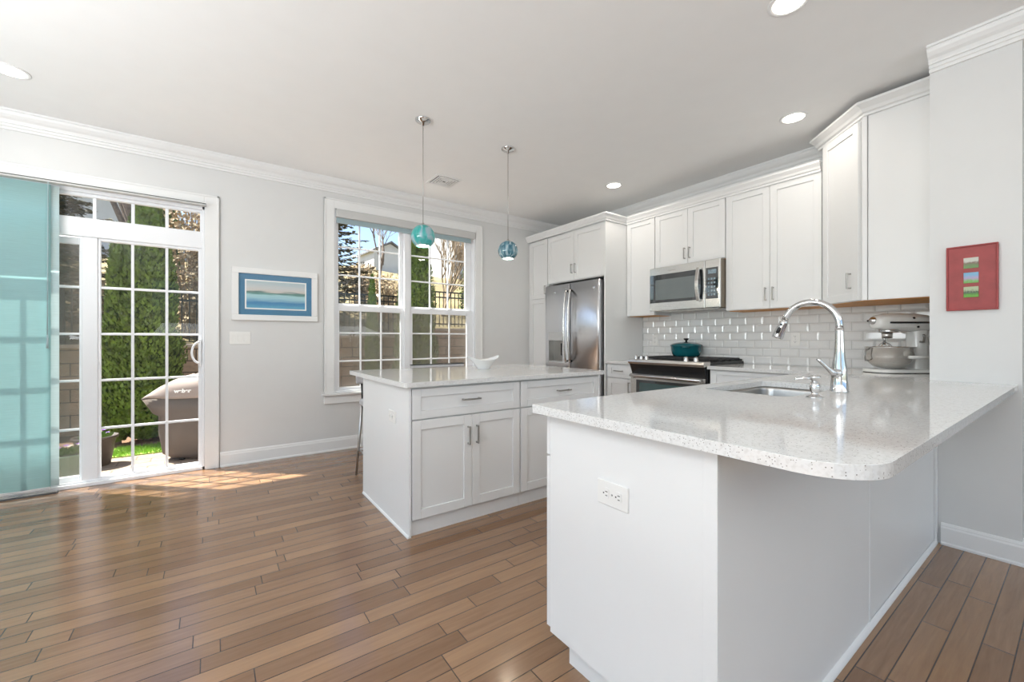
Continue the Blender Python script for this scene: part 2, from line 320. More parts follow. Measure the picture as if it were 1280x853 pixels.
# ------------------------------------------------------------------ mesh helpers
class MB:
    def __init__(s): s.bm = bmesh.new()
    def box(s, x0, x1, y0, y1, z0, z1):
        v = [s.bm.verts.new(p) for p in ((x0,y0,z0),(x1,y0,z0),(x1,y1,z0),(x0,y1,z0),(x0,y0,z1),(x1,y0,z1),(x1,y1,z1),(x0,y1,z1))]
        for f in ((3,2,1,0),(4,5,6,7),(0,1,5,4),(1,2,6,5),(2,3,7,6),(3,0,4,7)): s.bm.faces.new([v[i] for i in f])
        return s
    def tube(s, pts, r, n=10, cap=True):
        pts = [Vector(p) for p in pts]; rs = r if isinstance(r, (list, tuple)) else [r] * len(pts)
        rings = []; up = None
        for i, p in enumerate(pts):
            d = (pts[min(i+1, len(pts)-1)] - pts[max(i-1, 0)]).normalized()
            if up is None:
                up = Vector((0,0,1)) if abs(d.z) < 0.9 else Vector((1,0,0))
            a = (up - d * up.dot(d))
            a = a.normalized() if a.length > 1e-6 else d.orthogonal().normalized()
            up = a; b = d.cross(a)
            rings.append([s.bm.verts.new(p + (a*math.cos(k*2*math.pi/n) + b*math.sin(k*2*math.pi/n))*rs[i]) for k in range(n)])
        for i in range(len(rings)-1):
            for k in range(n):
                f = s.bm.faces.new((rings[i][k], rings[i][(k+1)%n], rings[i+1][(k+1)%n], rings[i+1][k])); f.smooth = n > 5
        if cap:
            s.bm.faces.new(list(reversed(rings[0]))); s.bm.faces.new(rings[-1])
        return s
    def lathe(s, prof, c=(0,0,0), n=32, sx=1, sy=1, closed=False):
        rings = []
        for r, z in prof:
            rings.append([s.bm.verts.new((c[0]+sx*r*math.cos(k*2*math.pi/n), c[1]+sy*r*math.sin(k*2*math.pi/n), c[2]+z)) for k in range(n)])
        for i in range(len(rings)-1):
            for k in range(n):
                f = s.bm.faces.new((rings[i][k], rings[i][(k+1)%n], rings[i+1][(k+1)%n], rings[i+1][k])); f.smooth = True
        if prof[0][0] > 1e-5: s.bm.faces.new(list(reversed(rings[0])))
        if prof[-1][0] > 1e-5: s.bm.faces.new(rings[-1])
        return s
    def sweep(s, prof, path):
        # prof: list of (a, b) pairs; path: list of functions (a,b)->point ; quads between stations
        rings = [[s.bm.verts.new(f(a, b)) for a, b in prof] for f in path]
        n = len(prof)
        for i in range(len(rings)-1):
            for k in range(n):
                s.bm.faces.new((rings[i][k], rings[i][(k+1)%n], rings[i+1][(k+1)%n], rings[i+1][k]))
        s.bm.faces.new(list(reversed(rings[0]))); s.bm.faces.new(rings[-1]); return s
    def quad(s, *p, smooth=False):
        f = s.bm.faces.new([s.bm.verts.new(q) for q in p]); f.smooth = smooth; return s
    def build(s, name, m, parent=None, bevel=0.0, seg=1, smooth=False, fix=True):
        if fix: bmesh.ops.recalc_face_normals(s.bm, faces=s.bm.faces[:])
        me = D.meshes.new(name); s.bm.to_mesh(me); s.bm.free()
        if smooth:
            for p in me.polygons: p.use_smooth = True
        o = D.objects.new(name, me); COL.objects.link(o); me.materials.append(m)
        if parent: o.parent = parent
        if bevel > 0:
            b = o.modifiers.new('bevel', 'BEVEL'); b.width = bevel; b.segments = seg; b.limit_method = 'ANGLE'; b.angle_limit = math.radians(40); b.harden_normals = False
        return o
def tag(o, label, cat, group=None):
    o['label'] = label; o['category'] = cat
    if group: o['group'] = group
    return o
def struct(o): o['kind'] = 'structure'; return o
def empty(name, loc, rz=0.0, label=None, cat=None, group=None):
    o = D.objects.new(name, None); o.empty_display_size = 0.1; COL.objects.link(o); o.location = loc; o.rotation_euler = (0, 0, rz)
    if label: tag(o, label, cat, group)
    return o
def copy_tree(o, parent=None):
    c = o.copy(); COL.objects.link(c)
    if parent: c.parent = parent
    for ch in list(o.children): copy_tree(ch, c)
    return c
def box(name, x0, x1, y0, y1, z0, z1, m, parent=None, bevel=0.0): return MB().box(x0,x1,y0,y1,z0,z1).build(name, m, parent, bevel)

# ------------------------------------------------------------------ room shell
YW = 4.655; XW = 4.305; ZC = 2.84
XL = -2.9; YF = -4.2; XR = 6.6
b = MB(); b.box(XL-.1, XR, YF-.1, YW+.1, -0.1, 0.0); struct(b.build('floor', M['floor']))
b = MB(); b.box(XL-.1, XR, YF-.1, YW+.12, ZC, ZC+0.1); struct(b.build('ceiling', M['ceiling']))
DX0, DX1, DZ1 = -1.62, -0.05, 2.36          # patio door opening
WX0, WX1, WZ0, WZ1 = 1.045, 2.765, 0.605, 2.545   # kitchen window opening
b = MB(); T = YW + 0.15
b.box(XL-.1, DX0, YW, T, 0, ZC); b.box(DX0, DX1, YW, T, DZ1, ZC); b.box(DX1, WX0, YW, T, 0, ZC)
b.box(WX0, WX1, YW, T, 0, WZ0); b.box(WX0, WX1, YW, T, WZ1, ZC); b.box(WX1, XW+.15, YW, T, 0, ZC)
struct(b.build('wall_back', M['wall']))
struct(box('wall_right', XW, XW+.15, 0.553, YW, 0, ZC, M['wall']))
struct(box('wall_partition', 3.39, XR, 0.211, 0.553, 0, ZC, M['wall']))
# left wall with a wide window opening, and the far side of the open plan room with its openings
b = MB(); b.box(XL-.1, XL, YF-.1, -1.7, 0, ZC); b.box(XL-.1, XL, 2.7, YW+.15, 0, ZC); b.box(XL-.1, XL, -1.7, 2.7, 0, 0.15); b.box(XL-.1, XL, -1.7, 2.7, 2.75, ZC)
struct(b.build('wall_left', M['wall']))
b = MB(); b.box(XL, -1.2, YF-.1, YF, 0, ZC); b.box(4.4, XR, YF-.1, YF, 0, ZC); b.box(-1.2, 4.4, YF-.1, YF, 0, 0.25); b.box(-1.2, 4.4, YF-.1, YF, 2.65, ZC)
struct(b.build('wall_front', M['wall']))
struct(box('wall_dining', XR, XR+.1, YF-.1, 0.211, 0, ZC, M['wall']))

# crown: profile as (projection, drop)
CR = [(0,0),(0.088,0),(0.088,0.014),(0.079,0.014),(0.079,0.022),(0.072,0.036),(0.056,0.054),(0.038,0.066),(0.030,0.080),(0.030,0.090),(0.019,0.090),(0.019,0.108),(0.012,0.112),(0.012,0.130),(0,0.130)]
def crown_y(name, y, x0, x1, s=-1):
    b = MB(); b.sweep(CR, [lambda a, d, x=x: (x, y + s*a, ZC - d) for x in (x0, x1)]); return struct(b.build(name, M['trim']))
crown_y('trim_1', YW, XL, XW)
b = MB(); b.sweep([(a*.85, d) for a, d in CR], [lambda a, d, y=y: (XW - a, y, ZC - d) for y in (0.553, YW)]); struct(b.build('trim_2', M['trim']))
# crown on the partition end, wrapping from the kitchen corner round to the dining side
b = MB(); b.sweep(CR, [lambda a, d: (3.39 - a, 0.553, ZC - d), lambda a, d: (3.39 - a, 0.211 - a, ZC - d), lambda a, d: (XR, 0.211 - a, ZC - d)]); struct(b.build('trim_3', M['trim']))

BB = [(0,0),(0.022,0),(0.022,0.012),(0.015,0.020),(0.015,0.105),(0.011,0.115),(0.011,0.122),(0.006,0.135),(0,0.135)]
def base_y(name, y, x0, x1, s=-1):
    b = MB(); b.sweep(BB, [lambda a, z, x=x: (x, y + s*a, z) for x in (x0, x1)]); return struct(b.build(name, M['trim']))
base_y('baseboard_back', YW, 0.062, 3.62)
b = MB(); b.sweep([(a, z*0.9) for a, z in BB], [lambda a, d: (3.39 - a, 0.505, d), lambda a, d: (3.39 - a, 0.211 - a, d), lambda a, d: (XR, 0.211 - a, d)]); struct(b.build('baseboard_partition', M['trim']))
base_y('baseboard_left', YW, XL, DX0 - .12)

# door casing and window casing
def casing(name, x0, x1, z0, z1, w, bottom=False):
    b = MB(); y0, y1 = YW-0.022, YW
    for (a, c, e, f) in ((x0-w, x0, z0, z1+w), (x1, x1+w, z0, z1+w), (x0, x1, z1, z1+w)):
        b.box(a, c, y0+0.006, y1, e, f)
    b.box(x0-w, x0-w+0.016, y0, y1, z0, z1+w); b.box(x1+w-0.016, x1+w, y0, y1, z0, z1+w); b.box(x0-w, x1+w, y0, y1, z1+w-0.016, z1+w)
    return struct(b.build(name, M['trim'], None, 0.002))
casing('trim_4', DX0, DX1, 0.0, DZ1, 0.105)
casing('trim_5', WX0, WX1, WZ0, WZ1, 0.10)
b = MB(); b.box(WX0-0.12, WX1+0.12, YW-0.05, YW+0.04, WZ0-0.022, WZ0); b.box(WX0-0.10, WX1+0.10, YW-0.018, YW, WZ0-0.11, WZ0-0.022)
struct(b.build('trim_6', M['trim'], None, 0.003))

# ------------------------------------------------------------------ patio door (setting)
door = struct(empty('door_1', (0, 0, 0)))
YG = 4.70
b = MB()
b.box(DX0, DX0+0.03, YW, T+.02, 0, DZ1); b.box(DX1-0.02, DX1, YW, T+.02, 0, DZ1); b.box(DX0, DX1, YW, T+.02, DZ1-0.03, DZ1)
b.box(DX0, DX1, YW+0.01, YW+.075, 1.985, 2.125)      # transom bar
b.box(DX0, DX1, YW, T+.06, 0.0, 0.03)              # threshold
b.box(DX0, DX1, YW+.02, YW+.03, 0.03, 0.045)
b.build('frame', M['vinyl'], door, 0.003)
def sash(x0, x1, z0, z1, y, th, st, rt, rb, cols, rows, mw=0.019, name='sash'):
    b = MB()
    b.box(x0, x0+st[0], y-th, y+th, z0, z1); b.box(x1-st[1], x1, y-th, y+th, z0, z1)
    b.box(x0+st[0], x1-st[1], y-th, y+th, z1-rt, z1); b.box(x0+st[0], x1-st[1], y-th, y+th, z0, z0+rb)
    o = b.build(name, M['vinyl'], door if name.startswith('door') else None, 0.003)
    return o
def panes(parent, x0, x1, z0, z1, y, cols, rows, mw=0.019, d=0.008):
    b = MB()
    for c in cols: b.box(c-mw/2, c+mw/2, y-d, y+d, z0, z1)
    for r in rows: b.box(x0, x1, y-d+0.001, y+d-0.001, r-mw/2, r+mw/2)
    b.build('muntins', M['vinyl'], parent, 0.002)
    box('glass_pane', x0, x1, y-0.003, y+0.003, z0, z1, M['glass'], parent)
ROWS = [0.446, 0.8355, 1.211, 1.587]
s1 = MB(); x0, x1 = -0.835, -0.07
s1.box(x0, -0.745, YG-.022, YG+.022, 0.032, 1.985); s1.box(-0.745, -0.728, YG-.014, YG+.014, 0.032, 1.985); s1.box(-0.097, x1, YG-.022, YG+.022, 0.032, 1.985)
s1.box(-0.728, -0.097, YG-.022, YG+.022, 1.963, 1.985); s1.box(-0.728, -0.097, YG-.022, YG+.022, 0.032, 0.057)
p1 = s1.build('door_panel', M['vinyl'], door, 0.003)
panes(p1, -0.728, -0.097, 0.057, 1.963, YG, [-0.537, -0.316], ROWS)
# curved pull handle of the sliding panel
b = MB(); pts = []
for i in range(13):
    a = math.pi * (i/12.0 - 0.5); pts.append((-0.085 - 0.058*math.cos(a), YG-0.045, 1.05 + 0.095*math.sin(a)))
b.tube(pts, 0.009, 8); b.box(-0.097, -0.073, YG-.05, YG-.02, 0.93, 1.17); b.build('handle', M['vinyl'], p1, 0.002)
s2 = MB(); YG2 = YG + 0.055
s2.box(-1.59, -1.52, YG2-.022, YG2+.022, 0.032, 1.985); s2.box(-0.86, -0.79, YG2-.022, YG2+.022, 0.032, 1.985)
s2.box(-1.52, -0.86, YG2-.022, YG2+.022, 1.93, 1.985); s2.box(-1.52, -0.86, YG2-.022, YG2+.022, 0.032, 0.075)
p2 = s2.build('door_panel', M['vinyl'], door, 0.003)
panes(p2, -1.52, -0.86, 0.075, 1.93, YG2, [-1.30, -1.08], ROWS)
box('screen', -1.58, -0.80, YG2+.035, YG2+.037, 0.04, 1.98, M['screen'], p2)
tr = MB(); tr.box(DX0+.03, DX1-.02, YG-.02, YG+.02, 2.125, 2.136); tr.box(DX0+.03, DX1-.02, YG-.02, YG+.02, 2.305, 2.33); tr.box(-0.085, DX1-.02, YG-.02, YG+.02, 2.136, 2.305)
tp = tr.build('transom', M['vinyl'], door, 0.002)
panes(tp, DX0+.03, -0.085, 2.136, 2.305, YG, [-0.315, -0.535, -0.765, -0.98, -1.20, -1.42], [], 0.022)
# ------------------------------------------------------------------ kitchen window
win = struct(empty('window_1', (0, 0, 0)))
b = MB()
b.box(WX0, WX0+.02, YW, T, WZ0, WZ1); b.box(WX1-.02, WX1, YW, T, WZ0, WZ1); b.box(WX0+.02, WX1-.02, YW, T, WZ1-.05, WZ1); b.box(WX0+.02, WX1-.02, YW, T, WZ0, WZ0+.02)
b.box(1.82, 1.885, YW+.01, T, WZ0+.02, WZ1-.05)
b.build('window_frame', M['vinyl'], win, 0.002)
UY, LY = 4.745, 4.705
for (gx0, gx1, a0, a1) in ((1.105, 1.782, 1.066, 1.82), (1.925, 2.66, 1.885, 2.745)):
    w3 = (gx1-gx0)/3
    b = MB()
    b.box(a0, gx0, UY-.018, UY+.018, 1.50, 2.495); b.box(gx1, a1, UY-.018, UY+.018, 1.50, 2.495); b.box(gx0, gx1, UY-.018, UY+.018, 2.465, 2.495); b.box(gx0, gx1, UY-.018, UY+.018, 1.50, 1.557)
    su = b.build('window_sash', M['vinyl'], win, 0.002)
    panes(su, gx0, gx1, 1.557, 2.465, UY, [gx0+w3, gx0+2*w3], [1.865, 2.168], 0.016)
    b = MB()
    b.box(a0, gx0, LY-.018, LY+.018, 0.625, 1.535); b.box(gx1, a1, LY-.018, LY+.018, 0.625, 1.535); b.box(gx0, gx1, LY-.018, LY+.018, 1.475, 1.535); b.box(gx0, gx1, LY-.018, LY+.018, 0.625, 0.655)
    sl = b.build('window_sash', M['vinyl'], win, 0.002)
    panes(sl, gx0, gx1, 0.655, 1.475, LY, [gx0+w3, gx0+2*w3], [0.935, 1.238], 0.016)
    for cx in (gx0+w3, gx0+2*w3):
        bl = MB(); bl.box(cx-.03, cx+.03, LY-.02, LY+.012, 1.535, 1.545); bl.lathe([(0.014,0),(0.014,.008),(0,.008)], (cx, LY-.004, 1.545), 12); bl.box(cx-.004, cx+.035, LY-.022, LY-.008, 1.547, 1.555); bl.build('sash_lock', M['vinyl'], sl)
    box('screen', a0, a1, UY+.035, UY+.037, 0.63, 1.5, M['screen'], sl)

# ------------------------------------------------------------------ blinds
rs = empty('roller_shade', (1.9, YW, 2.45), 0, 'long grey roller shade cassette across the top of the double window', 'window shade')
b = MB(); b.box(-0.84, 0.845, -0.045, 0.035, 0.005, 0.088); b.build('cassette', M['shadecassette'], rs, 0.004)
box('cassette_gap', -0.84, 0.845, -0.02, 0.03, 0.088, 0.094, M['darktrack'], rs)
box('shade_fabric', -0.83, 0.80, 0.0, 0.004, -0.05, 0.01, M['shadehem'], rs)
b = MB(); b.box(-0.83, 0.80, -0.006, 0.010, -0.05, -0.03); b.build('hem_bar', M['shadehem'], rs, 0.002)

pb = empty('panel_blind', (-1.35, 4.60, 0), 0, 'teal sheer sliding panel blind drawn over the left half of the patio door', 'blind')
b = MB(); b.box(-0.9, 1.31, -0.02, 0.035, 2.352, 2.366); b.build('track', M['shadecassette'], pb, 0.002)
box('track_lip', -0.9, 1.31, -0.022, -0.012, 2.366, 2.371, M['darktrack'], pb)
def cloth(name, x0, x1, y, z0, z1, m, amp):
    b = MB(); n = 24; vs_ = []
    for j in range(9):
        row = []
        for i in range(n+1):
            u = i/n; z = z0 + (z1-z0)*j/8
            row.append(b.bm.verts.new((x0 + (x1-x0)*u, y + amp*math.sin(u*5.0+0.6)*(1-j/9), z)))
        vs_.append(row)
    for j in range(8):
        for i in range(n): b.bm.faces.new((vs_[j][i], vs_[j][i+1], vs_[j+1][i+1], vs_[j+1][i]))
    o = b.build(name, m, pb, smooth=True); s = o.modifiers.new('thick', 'SOLIDIFY'); s.thickness = 0.0012; return o
cloth('fabric_panel', -0.45, 0.365, -0.012, 0.055, 2.335, M['blind'], 0.006)
cloth('fabric_panel', 0.33, 0.405, 0.012, 0.055, 2.335, M['blind_pale'], 0.002)
cloth('fabric_panel', -0.95, -0.35, 0.012, 0.055, 2.335, M['blind'], 0.004)
b = MB(); b.box(-0.45, 0.365, -0.018, -0.006, 0.035, 0.058); b.build('hem_bar', M['shadecassette'], pb, 0.002)
b = MB(); b.tube([(0.355, -0.03, 2.35), (0.352, -0.032, 1.2)], 0.003, 6); b.tube([(0.352, -0.032, 1.2), (0.352, -0.032, 1.10)], [0.005, 0.007], 8); b.build('wand', M['shadehem'], pb)
b = MB(); b.box(-0.7, 0.40, -0.02, 0.02, 0.0, 0.012); b.build('floor_shadow_line', M['darktrack'], pb)  # dark strip stands in for the shadow line under the blind

# ------------------------------------------------------------------ outlets and switches
def outlet(name, loc, rot, label, horizontal=False, group=None, w=0.075, h=0.12, slots=2):
    # local: x along the face, -y out of the wall, z up
    o = empty(name, loc, rot, label, 'outlet', group)
    W_, H_ = (h, w) if horizontal else (w, h)
    pl = box('cover_plate', -W_/2, W_/2, -0.006, 0.0, -H_/2, H_/2, M['plate'], o, 0.002)
    for k in (-1, 1):
        c = (k*0.024, 0) if horizontal else (0, k*0.024)
        b = MB(); b.bm.free(); b.bm = bmesh.new()
        n = 16; ring = []
        for i in range(n):
            a = 2*math.pi*i/n; rx = 0.017*math.cos(a); rz = max(-0.013, min(0.013, 0.017*math.sin(a)))
            if horizontal: rx, rz = rz, rx
            ring.append((c[0]+rx, c[1]+rz))
        lo = [b.bm.verts.new((x, -0.006, z)) for x, z in ring]; hi = [b.bm.verts.new((x, -0.009, z)) for x, z in ring]
        for i in range(n): b.bm.faces.new((lo[i], lo[(i+1)%n], hi[(i+1)%n], hi[i]))
        b.bm.faces.new(hi)
        r = b.build('socket', M['plate'], o)
        b = MB()
        def sl(u, v, hw, hh):
            if horizontal: u, v, hw, hh = v, -u, hh, hw
            b.box(c[0]+u-hw, c[0]+u+hw, -0.0096, -0.009, c[1]+v-hh, c[1]+v+hh)
        sl(-0.006, 0.004, 0.0012, 0.0045); sl(0.006, 0.004, 0.0012, 0.0038); sl(0, -0.007, 0.0022, 0.0022)
        b.build('slots', M['slot'], r)
    b = MB(); b.lathe([(0.003,0),(0.003,0.001),(0,0.001)], (0,0,0), 10); s = b.build('screw', M['nickel'], o); s.rotation_euler = (math.pi/2,0,0); s.location = (0,-0.006,0)
    return o
R_W = -math.pi/2          # things that face -X (towards the left of the room)
outlet('electrical_outlet', (0.998-0.0, 0.856, 0.690), R_W, 'white horizontal double outlet on the near end panel of the peninsula', True)
outlet('electrical_outlet', (0.937, 2.604, 0.677), R_W, 'white double outlet on the left end panel of the island', True)
outlet('electrical_outlet', (4.287, 3.037, 1.160), R_W, 'white outlet on tiled backsplash left of the teal pot', False)
outlet('electrical_outlet', (4.287, 1.568, 1.170), R_W, 'white outlet on tiled backsplash seen inside the faucet arch', False)
sw = empty('light_switch', (0.2165, YW, 1.182), 0, 'white triple rocker switch plate below the blue seaside picture', 'light switch')
box('cover_plate', -0.083, 0.083, -0.006, 0, -0.059, 0.059, M['plate'], sw, 0.002)
for k in (-1, 0, 1):
    box('rocker', k*0.047-0.0165, k*0.047+0.0165, -0.010, -0.006, -0.034, 0.034, M['plate'], sw, 0.0015)

# ------------------------------------------------------------------ pictures
pc = empty('framed_picture', (0.515, YW, 1.596), 0, 'seaside picture in a white frame with wide blue mat', 'picture')
def ring(b, x0, x1, z0, z1, w, y0, y1):
    b.box(x0, x1, y0, y1, z1-w, z1); b.box(x0, x1, y0, y1, z0, z0+w); b.box(x0, x0+w, y0, y1, z0+w, z1-w); b.box(x1-w, x1, y0, y1, z0+w, z1-w)
b = MB(); ring(b, -0.365, 0.365, -0.248, 0.248, 0.054, -0.028, 0); b.build('frame', M['trim'], pc, 0.003)
box('mat_board', -0.315, 0.315, -0.012, -0.002, -0.198, 0.198, M['matblue'], pc)
b = MB(); ring(b, -0.262, 0.262, -0.140, 0.140, 0.012, -0.014, -0.012); b.build('inner_mat', M['plate'], pc)
box('print', -0.25, 0.25, -0.0130, -0.0122, -0.128, 0.128, M['coast'], pc)
box('glass_pane', -0.311, 0.311, -0.020, -0.018, -0.194, 0.194, M['picglass'], pc)
rp = empty('framed_picture', (3.39, 0.386, 1.505), R_W, 'red framed panel with three small landscape prints on the partition end', 'picture')
b = MB(); ring(b, -0.097, 0.097, -0.178, 0.178, 0.008, -0.022, 0); b.build('frame', M['redframe'], rp, 0.002)
box('backing', -0.09, 0.09, -0.014, -0.002, -0.171, 0.171, M['redframe'], rp)
for z, m in ((0.081, 'print_a'), (0.0, 'print_b'), (-0.078, 'print_c')):
    box('print', -0.030, 0.026, -0.017, -0.014, z-0.029, z+0.029, M[m], rp, 0.001)

# ------------------------------------------------------------------ cabinets
def front(parent, name, x0, x1, z0, z1, y=0.0, st=0.057, flat=False, th=0.02):
    """shaker front; the face looks along -y and stands from y-th to y"""
    b = MB(); ya, yb = y-th, y-0.001
    s = min(st, (z1-z0)*0.27)
    if flat: b.box(x0, x1, ya, yb, z0, z1)
    else:
        st_ = st
        b.box(x0, x0+st_, ya, yb, z0, z1); b.box(x1-st_, x1, ya, yb, z0, z1)
        b.box(x0+st_, x1-st_, ya, yb, z1-s, z1); b.box(x0+st_, x1-st_, ya, yb, z0, z0+s)
        b.box(x0+st_, x1-st_, ya+0.009, yb, z0+s, z1-s)
    return b.build(name, M['cab'], parent, 0.0015)
def pull(parent, x, z, y, vertical=True, L=0.115):
    b = MB(); o = y-0.028; h = L/2
    if vertical:
        b.box(x-.005, x+.005, o-.004, o+.004, z-h, z+h)
        for k in (-1, 1): b.box(x-.005, x+.005, o+.004, y, z+k*(h-.006)-.005, z+k*(h-.006)+.005)
    else:
        b.box(x-h, x+h, o-.004, o+.004, z-.005, z+.005)
        for k in (-1, 1): b.box(x+k*(h-.006)-.005, x+k*(h-.006)+.005, o+.004, y, z-.005, z+.005)
    return b.build('handle', M['nickel'], parent, 0.0015)
def cabinet(name, loc, rot, label, w, d, z0, z1, fronts, toe=None, cat='cabinet', carcass=None):
    o = empty(name, (loc[0], loc[1], 0), rot, label, cat)
    b = MB()
    if carcass: carcass(b)
    else: b.box(0, w, 0, d, z0, z1)
    b.build('body', M['cab'], o, 0.0015)
    if toe is not None: box('toe_kick', toe[0], toe[1], toe[2], toe[2]+0.02, 0.0, z0+.005, M['cab'], o)
    for f in fronts:
        kind, x0, x1, a, c = f[:5]
        p = front(o, kind, x0, x1, a, c)
        if len(f) > 5 and f[5]:
            hx, hz, v = f[5][:3]; pull(p, hx, hz, -0.02, v, *(f[5][3:]))
    return o
def KW(y): return (4.005, y)
FZ = 2.515
# tall pantry + fridge surround (faces at X=3.627): local x runs from the window wall towards the camera
PX = 3.647
cabinet('tall_pantry_cabinet', (PX, YW-0.001), R_W, 'narrow white floor to ceiling pantry cabinet in the corner by the window wall', 0.418, XW-PX-.002, 0.10, 2.52,
        [('door', 0.05, 0.412, 0.105, 1.715, None), ('door', 0.05, 0.412, 1.722, FZ-.003, (0.385, 1.83, True))], toe=(0, 0.418, 0.06))
o = cabinet('refrigerator_cabinet', (PX, 4.236), R_W, 'white two door cabinet above the refrigerator with its tall side panel', 1.012, XW-PX-.002, 1.896, 2.52,
        [('door', 0.012, 0.500, 1.905, FZ-.012, (0.472, 2.045, True)), ('door', 0.504, 0.99, 1.905, FZ-.012, (0.532, 2.045, True))], carcass=lambda b: b.box(0, 0.9915, 0, XW-PX-.002, 1.896, 2.52))
b = MB(); b.box(0.992, 1.012, -0.022, XW-PX-.002, 0.0, 2.52); b.build('side_panel', M['cab'], o)
# crown over the pantry block, returning at the side panel and then along the wall units
CC = [(0,0),(0.012,0),(0.012,0.016),(0.020,0.022),(0.026,0.040),(0.040,0.058),(0.046,0.066),(0.046,0.082),(0,0.082)]
def ccrown(name, pts, z, parent=None, label=None):
    """pts: (x, y, nx, ny) stations where (nx,ny) is the outward mitre vector"""
    b = MB(); b.sweep(CC, [lambda a, d, p=p: (p[0]+p[2]*a, p[1]+p[3]*a, z+d) for p in pts]); return b.build(name, M['cab'], parent)
xa, xb = PX-0.022, 3.985
o = tag(ccrown('cabinet_crown_moulding', [(xa, YW-.001, -1, 0), (xa, 3.224, -1, -1), (xb, 3.224, -1, -1), (xb, 1.275, -1, 0.0)], 2.522), 'white crown moulding running along the top of pantry and wall cabinets', 'moulding')

# wall cabinets, faces at X=3.985 door front; local x = 0 at Y=3.222
UB = 1.440
FX = 4.007
def wallcab(name, y_hi, y_lo, z0, fronts, label):
    o = cabinet(name, (FX, y_hi), R_W, label, y_hi-y_lo, XW-FX-.002, z0, 2.52, fronts)
    box('underside', 0.018, y_hi-y_lo-0.018, 0.02, XW-FX-.01, z0-0.004, z0, M['plywood'], o)
    return o
w = 3.222-2.832
wallcab('wall_cabinet', 3.222, 2.832, UB, [('door', 0.006, w-0.004, UB+.004, 2.527, None)], 'single door white wall cabinet between refrigerator panel and microwave')
w = 2.83-2.05
wallcab('wall_cabinet', 2.83, 2.05, 1.950, [('door', 0.003, w/2-.0015, 1.955, 2.527, (w/2-0.028, 2.06, True)), ('door', w/2+.0015, w-.003, 1.955, 2.527, (w/2+0.028, 2.06, True))], 'short white two door wall cabinet right above the microwave')
w = 2.048-1.27
wallcab('wall_cabinet', 2.048, 1.27, UB, [('door', 0.004, w/2-.0015, UB+.004, 2.527, (w/2-0.030, 1.57, True)), ('door', w/2+.0015, w-.004, UB+.004, 2.527, (w/2+0.030, 1.57, True))], 'tall white two door wall cabinet right of the microwave')

# diagonal corner wall cabinet
A = (3.985, 1.262); B = (3.69, 0.945); ZT = 2.715
cc = empty('corner_wall_cabinet', (4.0, 0.9, 0), 0, 'white diagonal corner wall cabinet taller than its neighbours', 'cabinet')
def loc_(p): return (p[0]-4.0, p[1]-0.9)
b = MB(); poly = [loc_(p) for p in ((XW-.002, 1.268), (4.0, 1.268), (3.70, 0.935), (3.70, 0.555), (XW-.002, 0.555))]
lo = [b.bm.verts.new((x, y, UB)) for x, y in poly]; hi = [b.bm.verts.new((x, y, ZT)) for x, y in poly]
for i in range(5): b.bm.faces.new((lo[i], lo[(i+1)%5], hi[(i+1)%5], hi[i]))
b.bm.faces.new(list(reversed(lo))); b.bm.faces.new(hi); b.build('body', M['cab'], cc)
b = MB(); pl2 = [(x*0.985+.002, y*0.985) for x, y in poly]
lo = [b.bm.verts.new((x, y, UB-.004)) for x, y in pl2]; hi = [b.bm.verts.new((x, y, UB+.001)) for x, y in pl2]
for i in range(5): b.bm.faces.new((lo[i], lo[(i+1)%5], hi[(i+1)%5], hi[i]))
b.bm.faces.new(list(reversed(lo))); b.bm.faces.new(hi); b.build('underside', M['plywood'], cc)
dv = Vector((3.70-4.0, 0.935-1.268, 0)); dl = dv.length; ang = math.atan2(dv.y, dv.x)
dg = front(cc, 'door', 0.030, dl-0.022, UB+.004, ZT-.012, 0.0)
dg.location = (0.0, 1.268-0.9, 0); dg.rotation_euler = (0, 0, ang)
h = pull(dg, dl-0.095, 1.59, -0.02, True)
sp_ = box('end_panel', 3.684-4, 3.70-4, 0.556-0.9, 0.905-0.9, UB, ZT, M['cab'], cc, 0.001)
box('corner_stile', 3.680-4, 3.70-4, 0.909-0.9, 0.938-0.9, UB, ZT, M['cab'], cc, 0.002)
b = MB(); k = 1.08
n1 = Vector((dv.y, -dv.x, 0)).normalized()
if n1.x > 0: n1 = -n1
C2 = [(a*1.9, d) for a, d in CC]
m2 = (n1 + Vector((-1, 0, 0))); m2 = m2 / (1 + n1.dot(Vector((-1, 0, 0))))
sts = [(4.06-4, 1.300-0.9, n1.x, n1.y), (3.690-4, 0.915-0.9, m2.x, m2.y), (3.690-4, 0.555-0.9, -1, 0)]
b.sweep(C2, [lambda a, d, p=p: (p[0]+p[2]*a, p[1]+p[3]*a, ZT+d) for p in sts]); b.build('crown_moulding', M['cab'], cc)

# ------------------------------------------------------------------ base cabinets
CZ = 0.93; UZ = 0.90
BX = 3.66
w = 3.222-2.862
cabinet('base_cabinet', (BX, 3.222), R_W, 'narrow white base cabinet between refrigerator panel and range', w, XW-BX-.002, 0.10, UZ,
        [('drawer', 0.012, w-.006, 0.745, UZ-.006, (w/2, 0.822, False)), ('door', 0.012, w-.006, 0.105, 0.738, (w-0.035, 0.65, True))], toe=(0, w, 0.06))
w = 2.018-1.21
cabinet('base_cabinet', (BX, 2.018), R_W, 'white base cabinet under the counter right of the range', w, XW-BX-.002, 0.10, UZ,
        [('drawer', 0.01, w-.01, 0.745, UZ-.006, (w/2, 0.822, False)), ('door', 0.01, w/2-.002, 0.105, 0.738, (w/2-.035, 0.65, True)), ('door', w/2+.002, w-.01, 0.105, 0.738, (w/2+.035, 0.65, True))], toe=(0, w, 0.06))
tag(box('worktop', 3.60, XW-.001, 2.864, 3.222, UZ, CZ, M['quartz'], None, 0.003), 'short white quartz worktop left of the range', 'worktop')

